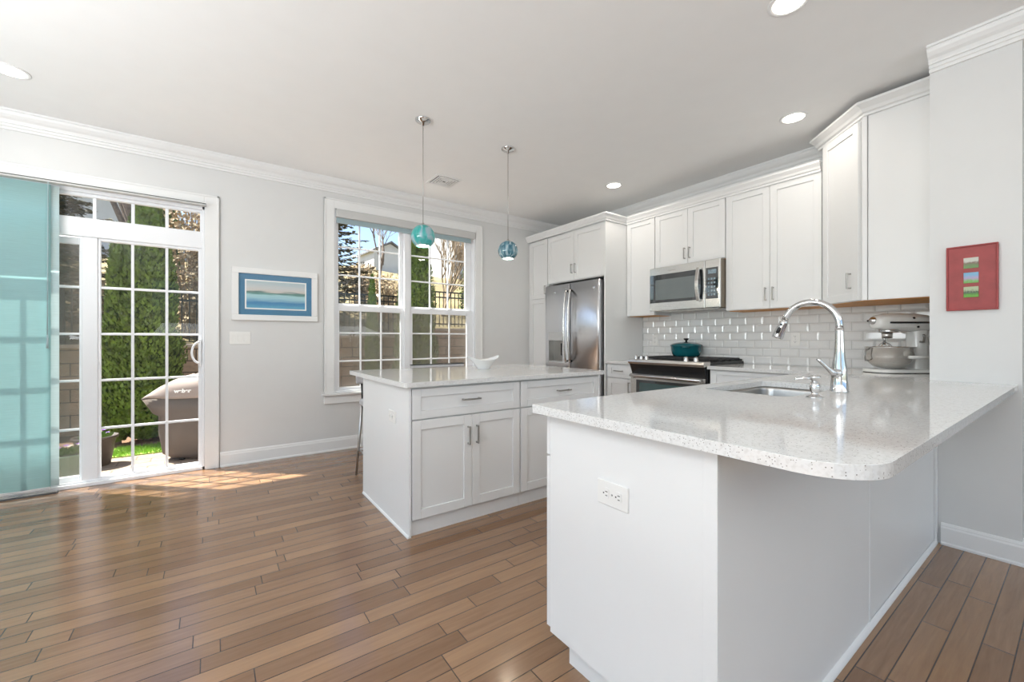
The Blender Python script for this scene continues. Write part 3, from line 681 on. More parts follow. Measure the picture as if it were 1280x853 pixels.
# peninsula: body with end panel, back panels, sink base doors facing the range
pe = empty('peninsula_cabinet', (0, 0, 0), 0, 'white peninsula base cabinet with plain panels under the overhanging counter', 'cabinet')
b = MB(); b.box(1.012, 1.90, 0.545, 1.150, 0.105, UZ); b.box(1.90, 2.60, 0.545, 1.150, 0.105, 0.66); b.box(2.60, XW-.01, 0.556, 1.150, 0.105, UZ); b.box(1.90, 2.60, 1.13, 1.15, .66, UZ); b.box(1.90, 2.60, 0.545, 0.565, .66, UZ)
b.build('body', M['cab'], pe)
box('end_panel', 0.998, 1.012, 0.5455, 1.150, 0.105, UZ, M['cab'], pe, 0.001)
box('end_stile', 0.992, 0.998, 0.529, 0.566, 0.0, UZ, M['cab'], pe, 0.001)
b = MB(); b.box(1.046, 1.06, 0.529, 1.100, 0.0, 0.105); b.box(1.06, 3.6, 1.086, 1.100, 0.0, 0.105); b.build('toe_kick', M['cab'], pe)
box('back_panel', 0.998, 2.170, 0.529, 0.545, 0.0, UZ, M['cab'], pe, 0.001)
box('back_panel', 2.182, 3.39, 0.531, 0.545, 0.0, UZ, M['cab'], pe, 0.001)
box('panel_joint', 2.168, 2.184, 0.5265, 0.53, 0.0, UZ, M['cab'], pe, 0.0015)
box('end_bead', 3.362, 3.389, 0.519, 0.531, 0.0, UZ, M['trim'], pe, 0.002)
b = MB(); q = [(0,0),(0.014,0),(0.013,0.006),(0.008,0.014),(0.003,0.018),(0,0.019)]
b.sweep([(a, z) for a, z in q], [lambda a, z: (0.985, 0.529-a, z), lambda a, z: (3.375, 0.529-a, z)]); b.build('shoe_moulding', M['trim'], pe)
xs = [1.0, 1.45, 1.90, 2.25, 2.60, 3.05]
for i in range(5):
    if i in (0, 1, 4):
        p = front(pe, 'drawer', 0, xs[i+1]-xs[i]-.004, 0.745, UZ-.006); p.location = (xs[i+1], 1.156, 0); p.rotation_euler = (0, 0, math.pi); pull(p, .2, .822, -.02, False)
    p = front(pe, 'door', 0, xs[i+1]-xs[i]-.004, 0.115, 0.738); p.location = (xs[i+1], 1.156, 0); p.rotation_euler = (0, 0, math.pi); pull(p, .04, .65, -.02, True)

# L-shaped worktop with sink cut-out
def rounded(x0, x1, y0, y1, r, n=6):
    out = []
    for cx, cy, a0 in ((x1-r, y1-r, 0), (x0+r, y1-r, 90), (x0+r, y0+r, 180), (x1-r, y0+r, 270)):
        for i in range(n+1):
            a = math.radians(a0 + 90*i/n); out.append((cx+r*math.cos(a), cy+r*math.sin(a)))
    return out
SX0, SX1, SY0, SY1 = 1.915, 2.565, 0.722, 1.100
outer = [(3.60, 2.016), (XW-.001, 2.016), (XW-.001, 0.555), (3.389, 0.555), (3.389, 0.2245)]
R = 0.125
for i in range(13):
    a = math.radians(270 - 90*i/12); outer.append((0.945+R+R*math.cos(a), 0.2245+R+R*math.sin(a)))
outer += [(0.945, 1.193-.006), (0.951, 1.193), (3.594, 1.193), (3.60, 1.199)]
def slab(name, outer, holes, z0, z1, m, bevel):
    bm = bmesh.new()
    loops = []
    for lp in [outer] + holes:
        v = [bm.verts.new((x, y, z0)) for x, y in lp]
        loops.append([bm.edges.new((v[i], v[(i+1) % len(v)])) for i in range(len(v))])
    r = bmesh.ops.triangle_fill(bm, edges=[e for l in loops for e in l], use_beauty=True, use_dissolve=False)
    fs = [g for g in r['geom'] if isinstance(g, bmesh.types.BMFace)]
    ex = bmesh.ops.extrude_face_region(bm, geom=fs)
    bmesh.ops.translate(bm, verts=[v for v in ex['geom'] if isinstance(v, bmesh.types.BMVert)], vec=(0, 0, z1-z0))
    b = MB(); b.bm.free(); b.bm = bm
    return b.build(name, m, None, bevel, 2)
tag(slab('worktop', outer, [rounded(SX0, SX1, SY0, SY1, 0.05)], UZ, CZ, M['quartz'], 0.003), 'L shaped speckled white quartz worktop of the peninsula holding the sink', 'worktop')

# sink
sk = empty('kitchen_sink', (2.24, 0.911, UZ), 0, 'undermounted stainless steel sink in the peninsula worktop', 'sink')
b = MB(); prof = [(0.016, -0.001), (0.004, -0.001), (0.002, -0.02), (-0.004, -0.19), (-0.012, -0.205), (-0.03, -0.212)]
hx, hy = (SX1-SX0)/2, (SY1-SY0)/2; rings = []
for off, z in prof:
    rings.append([b.bm.verts.new((x, y, z)) for x, y in rounded(-hx-off, hx+off, -hy-off, hy+off, 0.055+off*0.5)])
for i in range(len(rings)-1):
    for k in range(len(rings[0])): b.bm.faces.new((rings[i][k], rings[i][(k+1) % len(rings[0])], rings[i+1][(k+1) % len(rings[0])], rings[i+1][k]))
b.bm.faces.new(rings[-1]); so = b.build('basin', M['sink_steel'], sk, smooth=True); md = so.modifiers.new('t', 'SOLIDIFY'); md.thickness = 0.0015
b = MB(); b.lathe([(0.055, 0), (0.055, 0.003), (0.040, 0.004), (0.036, 0.0), (0, 0.001)], (0, 0.05, -0.212), 24); b.build('drain', M['chrome'], sk)

# faucet
fx, fy = 2.284, 0.662
fc = empty('kitchen_faucet', (fx, fy, CZ), 0, 'tall chrome gooseneck pull-down faucet behind the sink', 'faucet')
b = MB(); b.lathe([(0.036,0),(0.036,0.006),(0.033,0.010),(0.031,0.06),(0.028,0.11),(0.022,0.15),(0.0185,0.20),(0.0165,0.27),(0.0165,0.29),(0,0.29)], (0,0,0), 28); b.build('body', M['chrome'], fc, smooth=True)
b = MB(); pts = [(0,0,0.285)]
Rg = 0.112
for i in range(0, 19):
    a = math.radians(180 - 163*i/18); pts.append((0, Rg + Rg*math.cos(a), 0.300 + Rg*1.0*math.sin(a)))
b.tube(pts, 0.0148, 14); b.build('gooseneck', M['chrome'], fc, smooth=True)
p0 = Vector(pts[-1]); d = (Vector(pts[-1]) - Vector(pts[-2])).normalized()
b = MB(); b.tube([p0, p0+d*0.015, p0+d*0.04, p0+d*0.085, p0+d*0.094, p0+d*0.096], [0.0155,0.0185,0.0195,0.025,0.0255,0.020], 18); sh = b.build('spray_head', M['chrome'], fc, smooth=False)
for p in sh.data.polygons: p.use_smooth = len(p.vertices) == 4
b = MB(); side = Vector((-1,0,0)); c = p0+d*0.055+side*0.0195
b.tube([c-d*0.016, c-d*0.012, c+d*0.012, c+d*0.018], [0.004,0.0075,0.009,0.004], 8); b.tube([c-d*0.034+Vector((0.001,0,0)), c-d*0.026+Vector((0.001,0,0))], [0.006,0.006], 8); b.build('spray_button', M['black'], sh)
b = MB(); b.tube([(-0.014,0,0.085),(-0.042,0.004,0.085)], [0.022,0.019], 16)
b.tube([(-0.040,0.004,0.082),(-0.052,0.012,0.092),(-0.062,0.028,0.112),(-0.078,0.045,0.135),(-0.088,0.052,0.15)], [0.015,0.012,0.008,0.007,0.009], 12); b.build('lever', M['chrome'], fc, smooth=True)

# soap dispenser
sd = empty('soap_dispenser', (1.985, 0.657, CZ), 0, 'small chrome soap dispenser beside the faucet', 'soap dispenser')
b = MB(); b.lathe([(0.030,0),(0.030,0.004),(0.022,0.008),(0.013,0.014),(0.012,0.020),(0.017,0.032),(0.019,0.045),(0.015,0.058),(0.012,0.062),(0,0.062)], (0,0,0), 24); b.build('body', M['chrome'], sd, smooth=True)
b = MB(); b.lathe([(0.010,0.060),(0.012,0.072),(0.020,0.080),(0.021,0.086),(0.015,0.090),(0,0.090)], (0,0,0), 20)
b.tube([(0,0,0.078),(-0.02,0.035,0.078),(-0.028,0.055,0.074),(-0.030,0.062,0.068)], [0.007,0.006,0.005,0.005], 10); b.build('pump_head', M['chrome'], sd, smooth=True)

# ------------------------------------------------------------------ backsplash
bs = struct(empty('trim_7', (0, 0, 0)))
box('grout', XW-.010, XW-.001, 0.556, 3.222, CZ, 1.60, M['grout'], bs)
b = MB(); tw, th, g = 0.152, 0.0762, 0.003
z = CZ + 0.002; row = 0
while z < 1.56:
    zt = min(z+th, 1.56)
    y = 0.556 - (tw/2 if row % 2 else 0)
    while y < 3.222:
        ya, yb = max(y, 0.557), min(y+tw-g, 3.221)
        if yb-ya > 0.02 and not (zt > UB-.002 and not (2.05 < (ya+yb)/2 < 2.84) and False):
            x0, x1 = XW-.010, XW-.016; e = 0.013; em = min(e, (yb-ya)/3)
            o_ = [(x0+.001, ya, z), (x0+.001, yb, z), (x0+.001, yb, zt-g), (x0+.001, ya, zt-g)]
            m_ = [(x0-.001, ya, z), (x0-.001, yb, z), (x0-.001, yb, zt-g), (x0-.001, ya, zt-g)]
            i_ = [(x1, ya+em, z+e), (x1, yb-em, z+e), (x1, yb-em, zt-g-e), (x1, ya+em, zt-g-e)]
            vo = [b.bm.verts.new(p) for p in o_]; vm = [b.bm.verts.new(p) for p in m_]; vi = [b.bm.verts.new(p) for p in i_]
            for k in range(4):
                b.bm.faces.new((vo[k], vo[(k+1)%4], vm[(k+1)%4], vm[k])); b.bm.faces.new((vm[k], vm[(k+1)%4], vi[(k+1)%4], vi[k]))
            b.bm.faces.new(vi)
        y += tw
    z += th; row += 1
b.build('bevelled_tiles', M['tile'], bs)

# ------------------------------------------------------------------ range
RY0, RY1 = 2.022, 2.858   # camera-right edge, camera-left edge
rg = empty('gas_range', (3.62, RY1, 0), R_W, 'stainless steel slide-in gas range with black cast iron grates', 'range')
rw = RY1-RY0; rd = XW-.02-3.62
b = MB(); b.box(0.006, rw-.006, 0.0, rd, 0.09, 0.925); b.build('body', M['black'], rg)
b = MB(); b.box(0.012, rw-.012, -0.03, 0.0, 0.28, 0.775)
ovd = b.build('oven_door', M['steel'], rg, 0.004)
box('oven_window', 0.085, rw-.085, -0.033, -0.03, 0.36, 0.752, M['blackglass'], ovd, 0.002)
box('oven_window_reflection', 0.125, rw-.125, -0.0345, -0.033, 0.40, 0.725, M['ovenreflection'], ovd)  # coloured sheet standing in for the teal reflection on the door
b = MB(); b.tube([(0.03, -0.065, 0.795), (rw-.03, -0.065, 0.795)], 0.014, 12); b.box(0.04, 0.065, -0.06, -0.025, 0.765, 0.80); b.box(rw-.065, rw-.04, -0.06, -0.025, 0.765, 0.80); b.box(0.012, rw-.012, -0.035, 0.0, 0.775, 0.812); b.build('oven_handle', M['steel'], ovd, 0.002)
box('storage_drawer', 0.012, rw-.012, -0.03, 0.0, 0.10, 0.27, M['steel'], rg, 0.004)
# recessed black control apron and the overhanging steel front rim
b = MB(); b.sweep([(-0.045, 0.918), (0.03, 0.918), (0.03, 0.818), (0.0, 0.818)], [lambda a, z: (0.008, a, z), lambda a, z: (rw-.008, a, z)]); b.build('control_apron', M['black'], rg)
b = MB(); b.sweep([(-0.066, 0.936), (-0.060, 0.952), (-0.045, 0.962), (0.05, 0.966), (0.05, 0.93), (-0.050, 0.914)], [lambda a, z: (0.0, a, z), lambda a, z: (rw, a, z)]); b.build('front_rim', M['steel'], rg, 0.002)
box('cooktop', 0.0, rw, 0.05, rd+.01, 0.925, 0.957, M['black'], rg, 0.004)
for k, xk in enumerate((0.07, 0.135, 0.20, rw-.20, rw-.10)):
    b = MB(); b.lathe([(0.024,0),(0.024,0.006),(0.019,0.010),(0.018,0.032),(0.015,0.036),(0,0.036)], (0,0,0), 20); b.box(-0.003,0.003,-0.017,0.017,0.034,0.040)
    kn = b.build('knob', M['chrome'], rg, smooth=False); kn.location = (xk, -0.012, 0.966); kn.rotation_euler = (math.radians(16), 0, 0)
    for p in kn.data.polygons: p.use_smooth = len(p.vertices) == 4
for gx0, gx1 in ((0.02, rw/3-.004), (rw/3+.002, 2*rw/3-.002), (2*rw/3+.004, rw-.02)):
    b = MB(); z0, z1 = 0.972, 0.986
    ya, yb = 0.065, rd-.03
    for xx in (gx0, gx1-.014, (gx0+gx1)/2-.007, gx0+(gx1-gx0)*.25, gx0+(gx1-gx0)*.72): b.box(xx, xx+.012, ya, yb, z0, z1)
    for yy in (ya, yb-.014, (ya+yb)/2, ya+(yb-ya)*.25, ya+(yb-ya)*.75): b.box(gx0, gx1, yy, yy+.012, z0-.002, z1)
    for xx in (gx0, gx1-.014):
        for yy in (ya, yb-.014): b.box(xx, xx+.014, yy, yy+.014, 0.955, z0)
    b.build('grate', M['iron'], rg, 0.002)
for bx_, by_ in ((0.17,0.2),(0.17,0.46),(rw/2,0.33),(rw-.17,0.2),(rw-.17,0.46)):
    b = MB(); b.lathe([(0.045,0),(0.045,0.008),(0.032,0.010),(0.03,0.016),(0,0.016)], (bx_,by_,0.955), 20); b.build('burner', M['iron'], rg)
box('rear_trim', 0.0, rw, rd-.02, rd+.01, 0.955, 0.975, M['steel'], rg, 0.003)

# dutch oven
do = empty('dutch_oven', (4.15, 2.555, 0.9865), 0.5, 'teal enamelled round cast iron pot with lid on the range', 'pot'); do.scale = (1.1, 1.1, 1.1)
b = MB(); b.lathe([(0.105,0),(0.118,0.004),(0.130,0.022),(0.140,0.055),(0.144,0.098),(0.146,0.10),(0.140,0.10),(0,0.10)], (0,0,0), 40)
for s in (-1, 1): b.tube([(s*0.138,-0.035,0.088),(s*0.160,-0.022,0.090),(s*0.167,0,0.090),(s*0.160,0.022,0.090),(s*0.138,0.035,0.088)], 0.008, 8)
b.build('pot_body', M['teal'], do)
b = MB(); b.lathe([(0.148,0.100),(0.149,0.108),(0.140,0.116),(0.115,0.128),(0.06,0.139),(0.02,0.142),(0,0.142)], (0,0,0), 40); b.build('lid', M['teal'], do)
b = MB(); b.lathe([(0.010,0.141),(0.008,0.155),(0.022,0.163),(0.026,0.170),(0.022,0.176),(0,0.177)], (0,0,0), 20); b.build('lid_knob', M['black'], do)

# ------------------------------------------------------------------ microwave
mw = empty('microwave_oven', (3.895, 2.832, 1.475), R_W, 'stainless steel over-the-range microwave with dark glass door', 'microwave')
ww = 2.832-2.052; wd = XW-.02-3.895; hh = 0.462
box('housing', 0.002, ww, 0.022, wd, 0.008, hh-.002, M['black'], mw)
box('side_trim', ww-.0015, ww+.0015, 0.02, 0.115, 0.0, hh, M['steel_side'], mw)
dwid = 0.628
b = MB(); b.box(0, dwid, 0, 0.03, 0, hh); dr = b.build('door', M['steel'], mw, 0.004)
box('door_glass', 0.004, dwid-.02, -0.002, 0.0, 0.085, 0.385, M['blackglass'], dr, 0.001)
box('door_window', 0.075, dwid-.10, -0.0035, -0.002, 0.115, 0.330, M['mwglass'], dr)
b = MB(); b.box(dwid+.003, ww, 0, 0.03, 0, hh); cp = b.build('control_panel', M['steel'], mw, 0.004)
box('panel_glass', dwid+.012, ww-.018, -0.002, 0.0, 0.085, 0.385, M['blackglass'], cp, 0.001)
box('display', dwid+.035, ww-.035, -0.003, -0.002, 0.325, 0.365, M['display'], cp)
b = MB()
for i in range(5):
    for j in range(3): b.box(dwid+.034+j*.028, dwid+.052+j*.028, -0.003, -0.002, 0.115+i*.038, 0.133+i*.038)
b.build('key_marks', M['display'], cp)
b = MB(); pts = []
for i in range(13):
    u = i/12; pts.append((dwid-.052, -0.028-0.032*math.sin(math.pi*u), 0.072+0.33*u))
b.bm.free(); b.bm = bmesh.new()
prev = None
for p in pts:
    r4 = [b.bm.verts.new((p[0]+dx, p[1]+dy, p[2])) for dx, dy in ((-.017,-.004),(.017,-.004),(.017,.008),(-.017,.008))]
    if prev:
        for k in range(4): b.bm.faces.new((prev[k], prev[(k+1)%4], r4[(k+1)%4], r4[k]))
    else: b.bm.faces.new(r4)
    prev = r4
b.bm.faces.new(prev); b.box(dwid-.066, dwid-.038, -0.030, 0.0, 0.076, 0.10); b.box(dwid-.066, dwid-.038, -0.030, 0.0, 0.376, 0.40); b.build('handle', M['steel'], dr, 0.002)
b = MB()
for i in range(7): b.box(0.225+i*.0135, 0.225+i*.0135+.008, -0.001, 0.0, 0.412, 0.420)
b.build('maker_mark', M['nickel'], dr)
b = MB(); b.box(0.03, ww-.03, 0.05, wd-.02, -0.006, 0.008)
for i in range(14): b.box(0.05+i*.05, 0.08+i*.05, 0.06, wd-.04, -0.009, -0.006)
b.build('vent_grille', M['steel'], mw)

# ------------------------------------------------------------------ refrigerator
FXF = 3.57; FY1, FY0 = 4.212, 3.272
fr = empty('refrigerator', (FXF, FY1, 0), R_W, 'stainless steel french door refrigerator with dispenser in its left door', 'refrigerator')
fw = FY1-FY0; split = FY1-3.752
box('cabinet_shell', 0.01, fw-.01, 0.085, XW-.04-FXF, 0.02, 1.845, M['steel_side'], fr, 0.004)
def curved_door(name, x0, x1, z0, z1, hole=None):
    b = MB(); n = 14; th = 0.08
    def y(x): u = (x-x0)/(x1-x0); e = min(u, 1-u); return 0.005*(1-math.sin(min(1, e*5)*math.pi/2)) - 0.004*math.sin(math.pi*u)
    xs = [x0 + (x1-x0)*i/n for i in range(n+1)]
    if hole:
        xs = sorted([x for x in xs if min(abs(x-hole[0]), abs(x-hole[1])) > .012] + [hole[0], hole[1]])
    zs = [z0, z1] if not hole else [z0, hole[2], hole[3], z1]
    g = [[b.bm.verts.new((x, y(x), z)) for x in xs] for z in zs]
    for j in range(len(zs)-1):
        for i in range(len(xs)-1):
            if hole and j == 1 and xs[i] >= hole[0]-1e-6 and xs[i+1] <= hole[1]+1e-6: continue
            f = b.bm.faces.new((g[j][i], g[j][i+1], g[j+1][i+1], g[j+1][i])); f.smooth = True
    # sides
    b.quad((x0, y(x0), z0), (x0, y(x0), z1), (x0, th, z1), (x0, th, z0)); b.quad((x1, y(x1), z0), (x1, th, z0), (x1, th, z1), (x1, y(x1), z1))
    for z in (z0, z1):
        for i in range(len(xs)-1): b.quad((xs[i], y(xs[i]), z), (xs[i+1], y(xs[i+1]), z), (xs[i+1], th, z), (xs[i], th, z))
    b.quad((x0, th, z0), (x0, th, z1), (x1, th, z1), (x1, th, z0))
    bmesh.ops.remove_doubles(b.bm, verts=b.bm.verts[:], dist=1e-5)
    return b.build(name, M['fridge_steel'], fr)
DZ0, DZT = 0.80, 1.858
hole = (0.075, 0.335, 0.895, 1.155)
ld = curved_door('door', 0.0, split-.003, DZ0, DZT, hole)
rdr = curved_door('door', split+.003, fw, DZ0, DZT)
curved_door('freezer_drawer', 0.0, fw, 0.06, DZ0-.012)
b = MB()
x0, x1, z0, z1 = hole
b.quad((x0,0,z0),(x0,0.075,z0),(x0,0.075,z1),(x0,0,z1)); b.quad((x1,0,z0),(x1,0.075,z0),(x1,0.075,z1),(x1,0,z1)); b.quad((x0,0.075,z0),(x1,0.075,z0),(x1,0.075,z1),(x0,0.075,z1))
b.quad((x0,0,z0),(x1,0,z0),(x1,0.075,z0),(x0,0.075,z0)); b.quad((x0,0,z1),(x1,0,z1),(x1,0.075,z1),(x0,0.075,z1))
dn = b.build('dispenser_recess', M['nickel'], ld, fix=False)
box('dispenser_panel', 0.065, 0.345, -0.006, 0.004, 1.158, 1.262, M['shadecassette'], ld, 0.004)
box('dispenser_tray', 0.065, 0.345, -0.010, 0.02, 0.872, 0.894, M['shadecassette'], ld, 0.003)
b = MB(); b.box(0.265, 0.30, 0.03, 0.04, 0.965, 1.12); b.build('dispenser_paddle', M['black'], ld, 0.003)
for dd, xh, bow in ((ld, split-.035, -1), (rdr, split+.040, 1)):
    b = MB(); pts = []
    for i in range(17):
        u = i/16; pts.append((xh, -0.028-0.042*math.sin(math.pi*u)**0.8, 0.885+0.90*u))
    b.tube(pts, 0.0135, 12)
    b.build('handle', M['steel'], dd, smooth=True)
    for za, zb in ((0.905, 0.895), (1.765, 1.775)):
        b = MB(); b.tube([(xh, 0.002, za), (xh, -0.034, zb)], 0.012, 10); b.build('handle_mount', M['black'], dd)
b = MB(); b.tube([(0.06, -0.055, 0.72), (fw-.06, -0.055, 0.72)], 0.013, 10); b.tube([(0.08,0,.72),(0.08,-.055,.72)],.011,8); b.tube([(fw-.08,0,.72),(fw-.08,-.055,.72)],.011,8); b.build('drawer_handle', M['steel'], fr)
for dd, xx in ((ld, 0.19), (rdr, fw-.075)):
    b = MB(); b.lathe([(0.018,0),(0.018,0.003),(0.015,0.004),(0,0.004)], (0,0,0), 20); e_ = b.build('round_badge', M['chrome'], dd); e_.location = (xx, -0.001, 1.765); e_.rotation_euler = (math.pi/2, 0, 0)
box('hinge_cover', 0.0, fw, 0.03, 0.12, 1.85, 1.866, M['black'], fr)
struct(box('gap_shade', FXF+.10, XW-.001, 3.226, 3.262, 0.0, 1.883, M['slot']))  # black filler drawn for the shade in the gap beside the refrigerator

# ------------------------------------------------------------------ island
IY = 2.353
def island_cab(x0, x1, label, left_end):
    w = x1-x0; o = empty('island_cabinet', (x0, IY, 0), 0, label, 'cabinet')
    dpt = 3.235-IY
    b = MB(); b.box(0 if not left_end else .014, w, 0.0, dpt, 0.095, 0.885); b.build('body', M['cab'], o)
    a = 0.019 if left_end else 0.005; c = w-0.005 if left_end else w-.012
    p = front(o, 'drawer', a, c, 0.692, 0.872); pull(p, (a+c)/2+ (0.0 if left_end else -0.0), 0.787, -0.02, False, 0.13)
    m = (a+c)/2+.012
    for k, (u, v) in enumerate(((a, m-.0015), (m+.0015, c))):
        d_ = front(o, 'door', u, v, 0.098, 0.684); pull(d_, v-.030 if k == 0 else u+.030, 0.556, -0.02, True, 0.118)
    box('toe_kick', 0.0 if not left_end else .014, w, 0.004, 0.02, 0.0, 0.095, M['cab'], o)
    if left_end:
        ep = box('end_panel', 0.0, 0.014, -0.02, dpt, 0.0, 0.885, M['cab'], o, 0.001)
        b = MB(); b.sweep([(0,0),(0.010,0),(0.009,0.006),(0.005,0.012),(0,0.014)], [lambda aa, z: (-aa, -0.02, z), lambda aa, z: (-aa, dpt, z)]); b.build('shoe_moulding', M['trim'], o)
    box('back_panel', 0.0, w, dpt, dpt+.012, 0.0, 0.885, M['cab'], o)
    return o
island_cab(0.937, 1.750, 'white island cabinet unit nearer the patio door with drawer over two doors', True)
island_cab(1.752, 2.556, 'white island cabinet unit nearer the refrigerator, partly behind the peninsula', False)
IZ = 0.916
def rr(x0, x1, y0, y1, r): return rounded(x0, x1, y0, y1, r, 4)
tag(slab('worktop', rr(0.899, 2.59, 2.302, 3.50, 0.02), [], 0.886, IZ, M['quartz'], 0.003), 'rectangular white quartz worktop of the kitchen island', 'worktop')
tag(slab('worktop', rr(0,1,0,1,.1), [], 0, 1, M['quartz'], 0), '', '') if False else None

# bowl on the island
bw = empty('fruit_bowl', (1.874, 3.02, IZ), math.radians(-10), 'white oval ceramic bowl with upswept ends on the island', 'bowl')
b = MB(); n = 48
def bowl_ring(r, z, lift): return [b.bm.verts.new((r*1.0*math.cos(a), r*0.72*math.sin(a), z + lift*(math.cos(a)**2)**1.5)) for a in [2*math.pi*k/n for k in range(n)]]
prof = [(0.050,0.0,0),(0.052,0.002,0),(0.062,0.018,0.002),(0.095,0.052,0.010),(0.136,0.078,0.034),(0.138,0.080,0.035),(0.132,0.080,0.034),(0.090,0.056,0.010),(0.055,0.022,0.001),(0.02,0.014,0),(0.0005,0.012,0)]
rings = [bowl_ring(*p) for p in prof]
for i in range(len(rings)-1):
    for k in range(n): b.bm.faces.new((rings[i][k], rings[i][(k+1)%n], rings[i+1][(k+1)%n], rings[i+1][k]))
b.bm.faces.new(list(reversed(rings[0]))); bo = b.build('bowl_body', M['ceramic'], bw, smooth=True)

# bar stools behind the island
def stool(loc, rz, label, backz, w=0.42, darktop=True):
    o = empty('bar_stool', loc, rz, label, 'stool')
    hw = w/2
    b = MB(); b.box(-hw+.02, hw-.02, -0.20, 0.18, 0.60, 0.66); b.build('seat', M['stoolfab'], o, 0.02, 3)
    for sx in (-1, 1):
        for sy in (-1, 1):
            b = MB(); b.tube([(sx*(hw-.04), sy*0.15, 0.61), (sx*(hw-.005), sy*0.20, 0.0)], [0.013, 0.010], 8); b.build('leg', M['stoolmetal'], o)
    b = MB()
    for (p, q) in (((-hw+.02,-0.18,0.22),(hw-.02,-0.18,0.22)), ((-hw+.02,0.18,0.22),(hw-.02,0.18,0.22)), ((-hw+.02,-0.18,0.22),(-hw+.02,0.18,0.22)), ((hw-.02,-0.18,0.22),(hw-.02,0.18,0.22))): b.tube([p, q], 0.008, 8)
    b.build('footrest', M['stoolmetal'], o)
    b = MB(); b.box(-hw, hw, 0.17, 0.205, backz-0.10, backz-.006); b.build('backrest', M['stoolfab'], o, 0.012, 2)
    b = MB()
    for sx in (-1, 1): b.tube([(sx*(hw-.05), 0.16, 0.62), (sx*(hw-.05), 0.19, backz-.09)], 0.010, 8)
    b.build('back_post', M['black'], o)
    box('top_rail', -hw, hw, 0.168, 0.207, backz-.006, backz, M['black'] if darktop else M['stoolfab'], o, 0.002)
    return o
stool((1.215, 3.50, 0), 0, 'bar stool with low light grey backrest at the left end of the island', 0.885, 0.42, False)
stool((1.775, 3.50, 0), 0, 'bar stool whose black top rail just shows over the island worktop', 0.934, 0.56)

# ------------------------------------------------------------------ stand mixer
mx_ = empty('stand_mixer', (4.00, 0.825, CZ), math.atan2(0.584, -0.8117), 'white bowl-lift stand mixer with steel bowl in the backsplash corner', 'stand mixer')
b = MB(); 
def rrect(b, x0, x1, y0, y1, r, z0, z1, tp=1.0):
    p = rounded(x0, x1, y0, y1, r, 8); cx, cy = (x0+x1)/2, (y0+y1)/2
    lo = [b.bm.verts.new((x, y, z0)) for x, y in p]; hi = [b.bm.verts.new((cx+(x-cx)*tp, cy+(y-cy)*tp, z1)) for x, y in p]; n = len(p)
    for i in range(n): b.bm.faces.new((lo[i], lo[(i+1)%n], hi[(i+1)%n], hi[i]))
    b.bm.faces.new(list(reversed(lo))); b.bm.faces.new(hi)
rrect(b, -0.21, 0.20, -0.12, 0.12, 0.10, 0.004, 0.026, 0.97); b.build('base', M['mixer'], mx_, 0.004, 2)
b = MB(); rrect(b, -0.205, 0.195, -0.115, 0.115, 0.10, 0.0, 0.004); b.build('rubber_foot', M['black'], mx_)
b = MB(); rrect(b, -0.21, -0.09, -0.062, 0.062, 0.05, 0.024, 0.31, 0.86); b.build('column', M['mixer'], mx_, 0.006, 2)
# head: lofted ellipses along x
b = MB(); st = [(-0.232,.02,.02,.350),(-0.226,.052,.045,.350),(-0.19,.074,.062,.352),(-0.10,.080,.066,.358),(0.0,.078,.064,.362),(0.08,.072,.060,.364),(0.13,.062,.052,.362),(0.158,.046,.040,.358),(0.166,.02,.018,.356)]
rings = []
for x, ry, rz_, zc in st: rings.append([b.bm.verts.new((x, ry*math.copysign(abs(math.cos(a))**0.75, math.cos(a)), zc + rz_*math.copysign(abs(math.sin(a))**0.75, math.sin(a)))) for a in [2*math.pi*k/28 for k in range(28)]])
for i in range(len(rings)-1):
    for k in range(28): b.bm.faces.new((rings[i][k], rings[i][(k+1)%28], rings[i+1][(k+1)%28], rings[i+1][k]))
b.bm.faces.new(rings[0]); b.bm.faces.new(rings[-1]); b.build('motor_head', M['mixer'], mx_, smooth=True)
b = MB()
for s in (-1, 1): b.box(-0.20, 0.115, s*0.0805-.003 if s > 0 else -0.0835, 0.0835 if s > 0 else -0.0775, 0.349, 0.362)
b.build('trim_band', M['black'], mx_, 0.001)
b = MB(); b.lathe([(0.026,0),(0.026,0.018),(0.018,0.020),(0.016,0.03),(0,0.03)], (0,0,0), 20); hb = b.build('hub_knob', M['chrome'], mx_); hb.location = (0.155, 0, 0.372); hb.rotation_euler = (0, math.pi/2, 0)
b = MB(); b.tube([(0.165,0.0,0.372),(0.165,-0.045,0.372)], [0.006,0.008], 8); b.build('hub_screw', M['black'], mx_)
b = MB(); b.lathe([(0.058,0.285),(0.060,0.30),(0.055,0.312),(0,0.312)], (0.055,0,0), 28); b.build('planetary_ring', M['chrome'], mx_, smooth=False)
b = MB(); b.lathe([(0.030,0.245),(0.032,0.288),(0,0.288)], (0.065,0,0), 20); b.tube([(0.085,0.0,0.285),(0.085,0,0.20)], 0.008, 8); b.build('beater_shaft', M['steel'], mx_)
b = MB()
for i in range(6):
    a = math.pi*i/6; pts = []
    for j in range(15):
        u = math.pi*j/14; r_ = 0.055*math.sin(u)*(1-0.0*u); pts.append((0.085 + r_*math.cos(a)*(1 if True else 1), r_*math.sin(a), 0.215 - 0.08*(1-math.cos(u))*0.9))
    b.tube(pts, 0.0018, 5)
b.build('whisk', M['chrome'], mx_)
b = MB(); b.lathe([(0.050,0.0),(0.062,0.004),(0.095,0.018),(0.122,0.048),(0.134,0.085),(0.138,0.148),(0.142,0.150),(0.142,0.154),(0.136,0.154),(0.131,0.09),(0.118,0.052),(0.09,0.024),(0,0.012)], (0.05,0,0.030), 44)
mb = b.build('mixing_bowl', M['bowl_steel'], mx_, smooth=True)
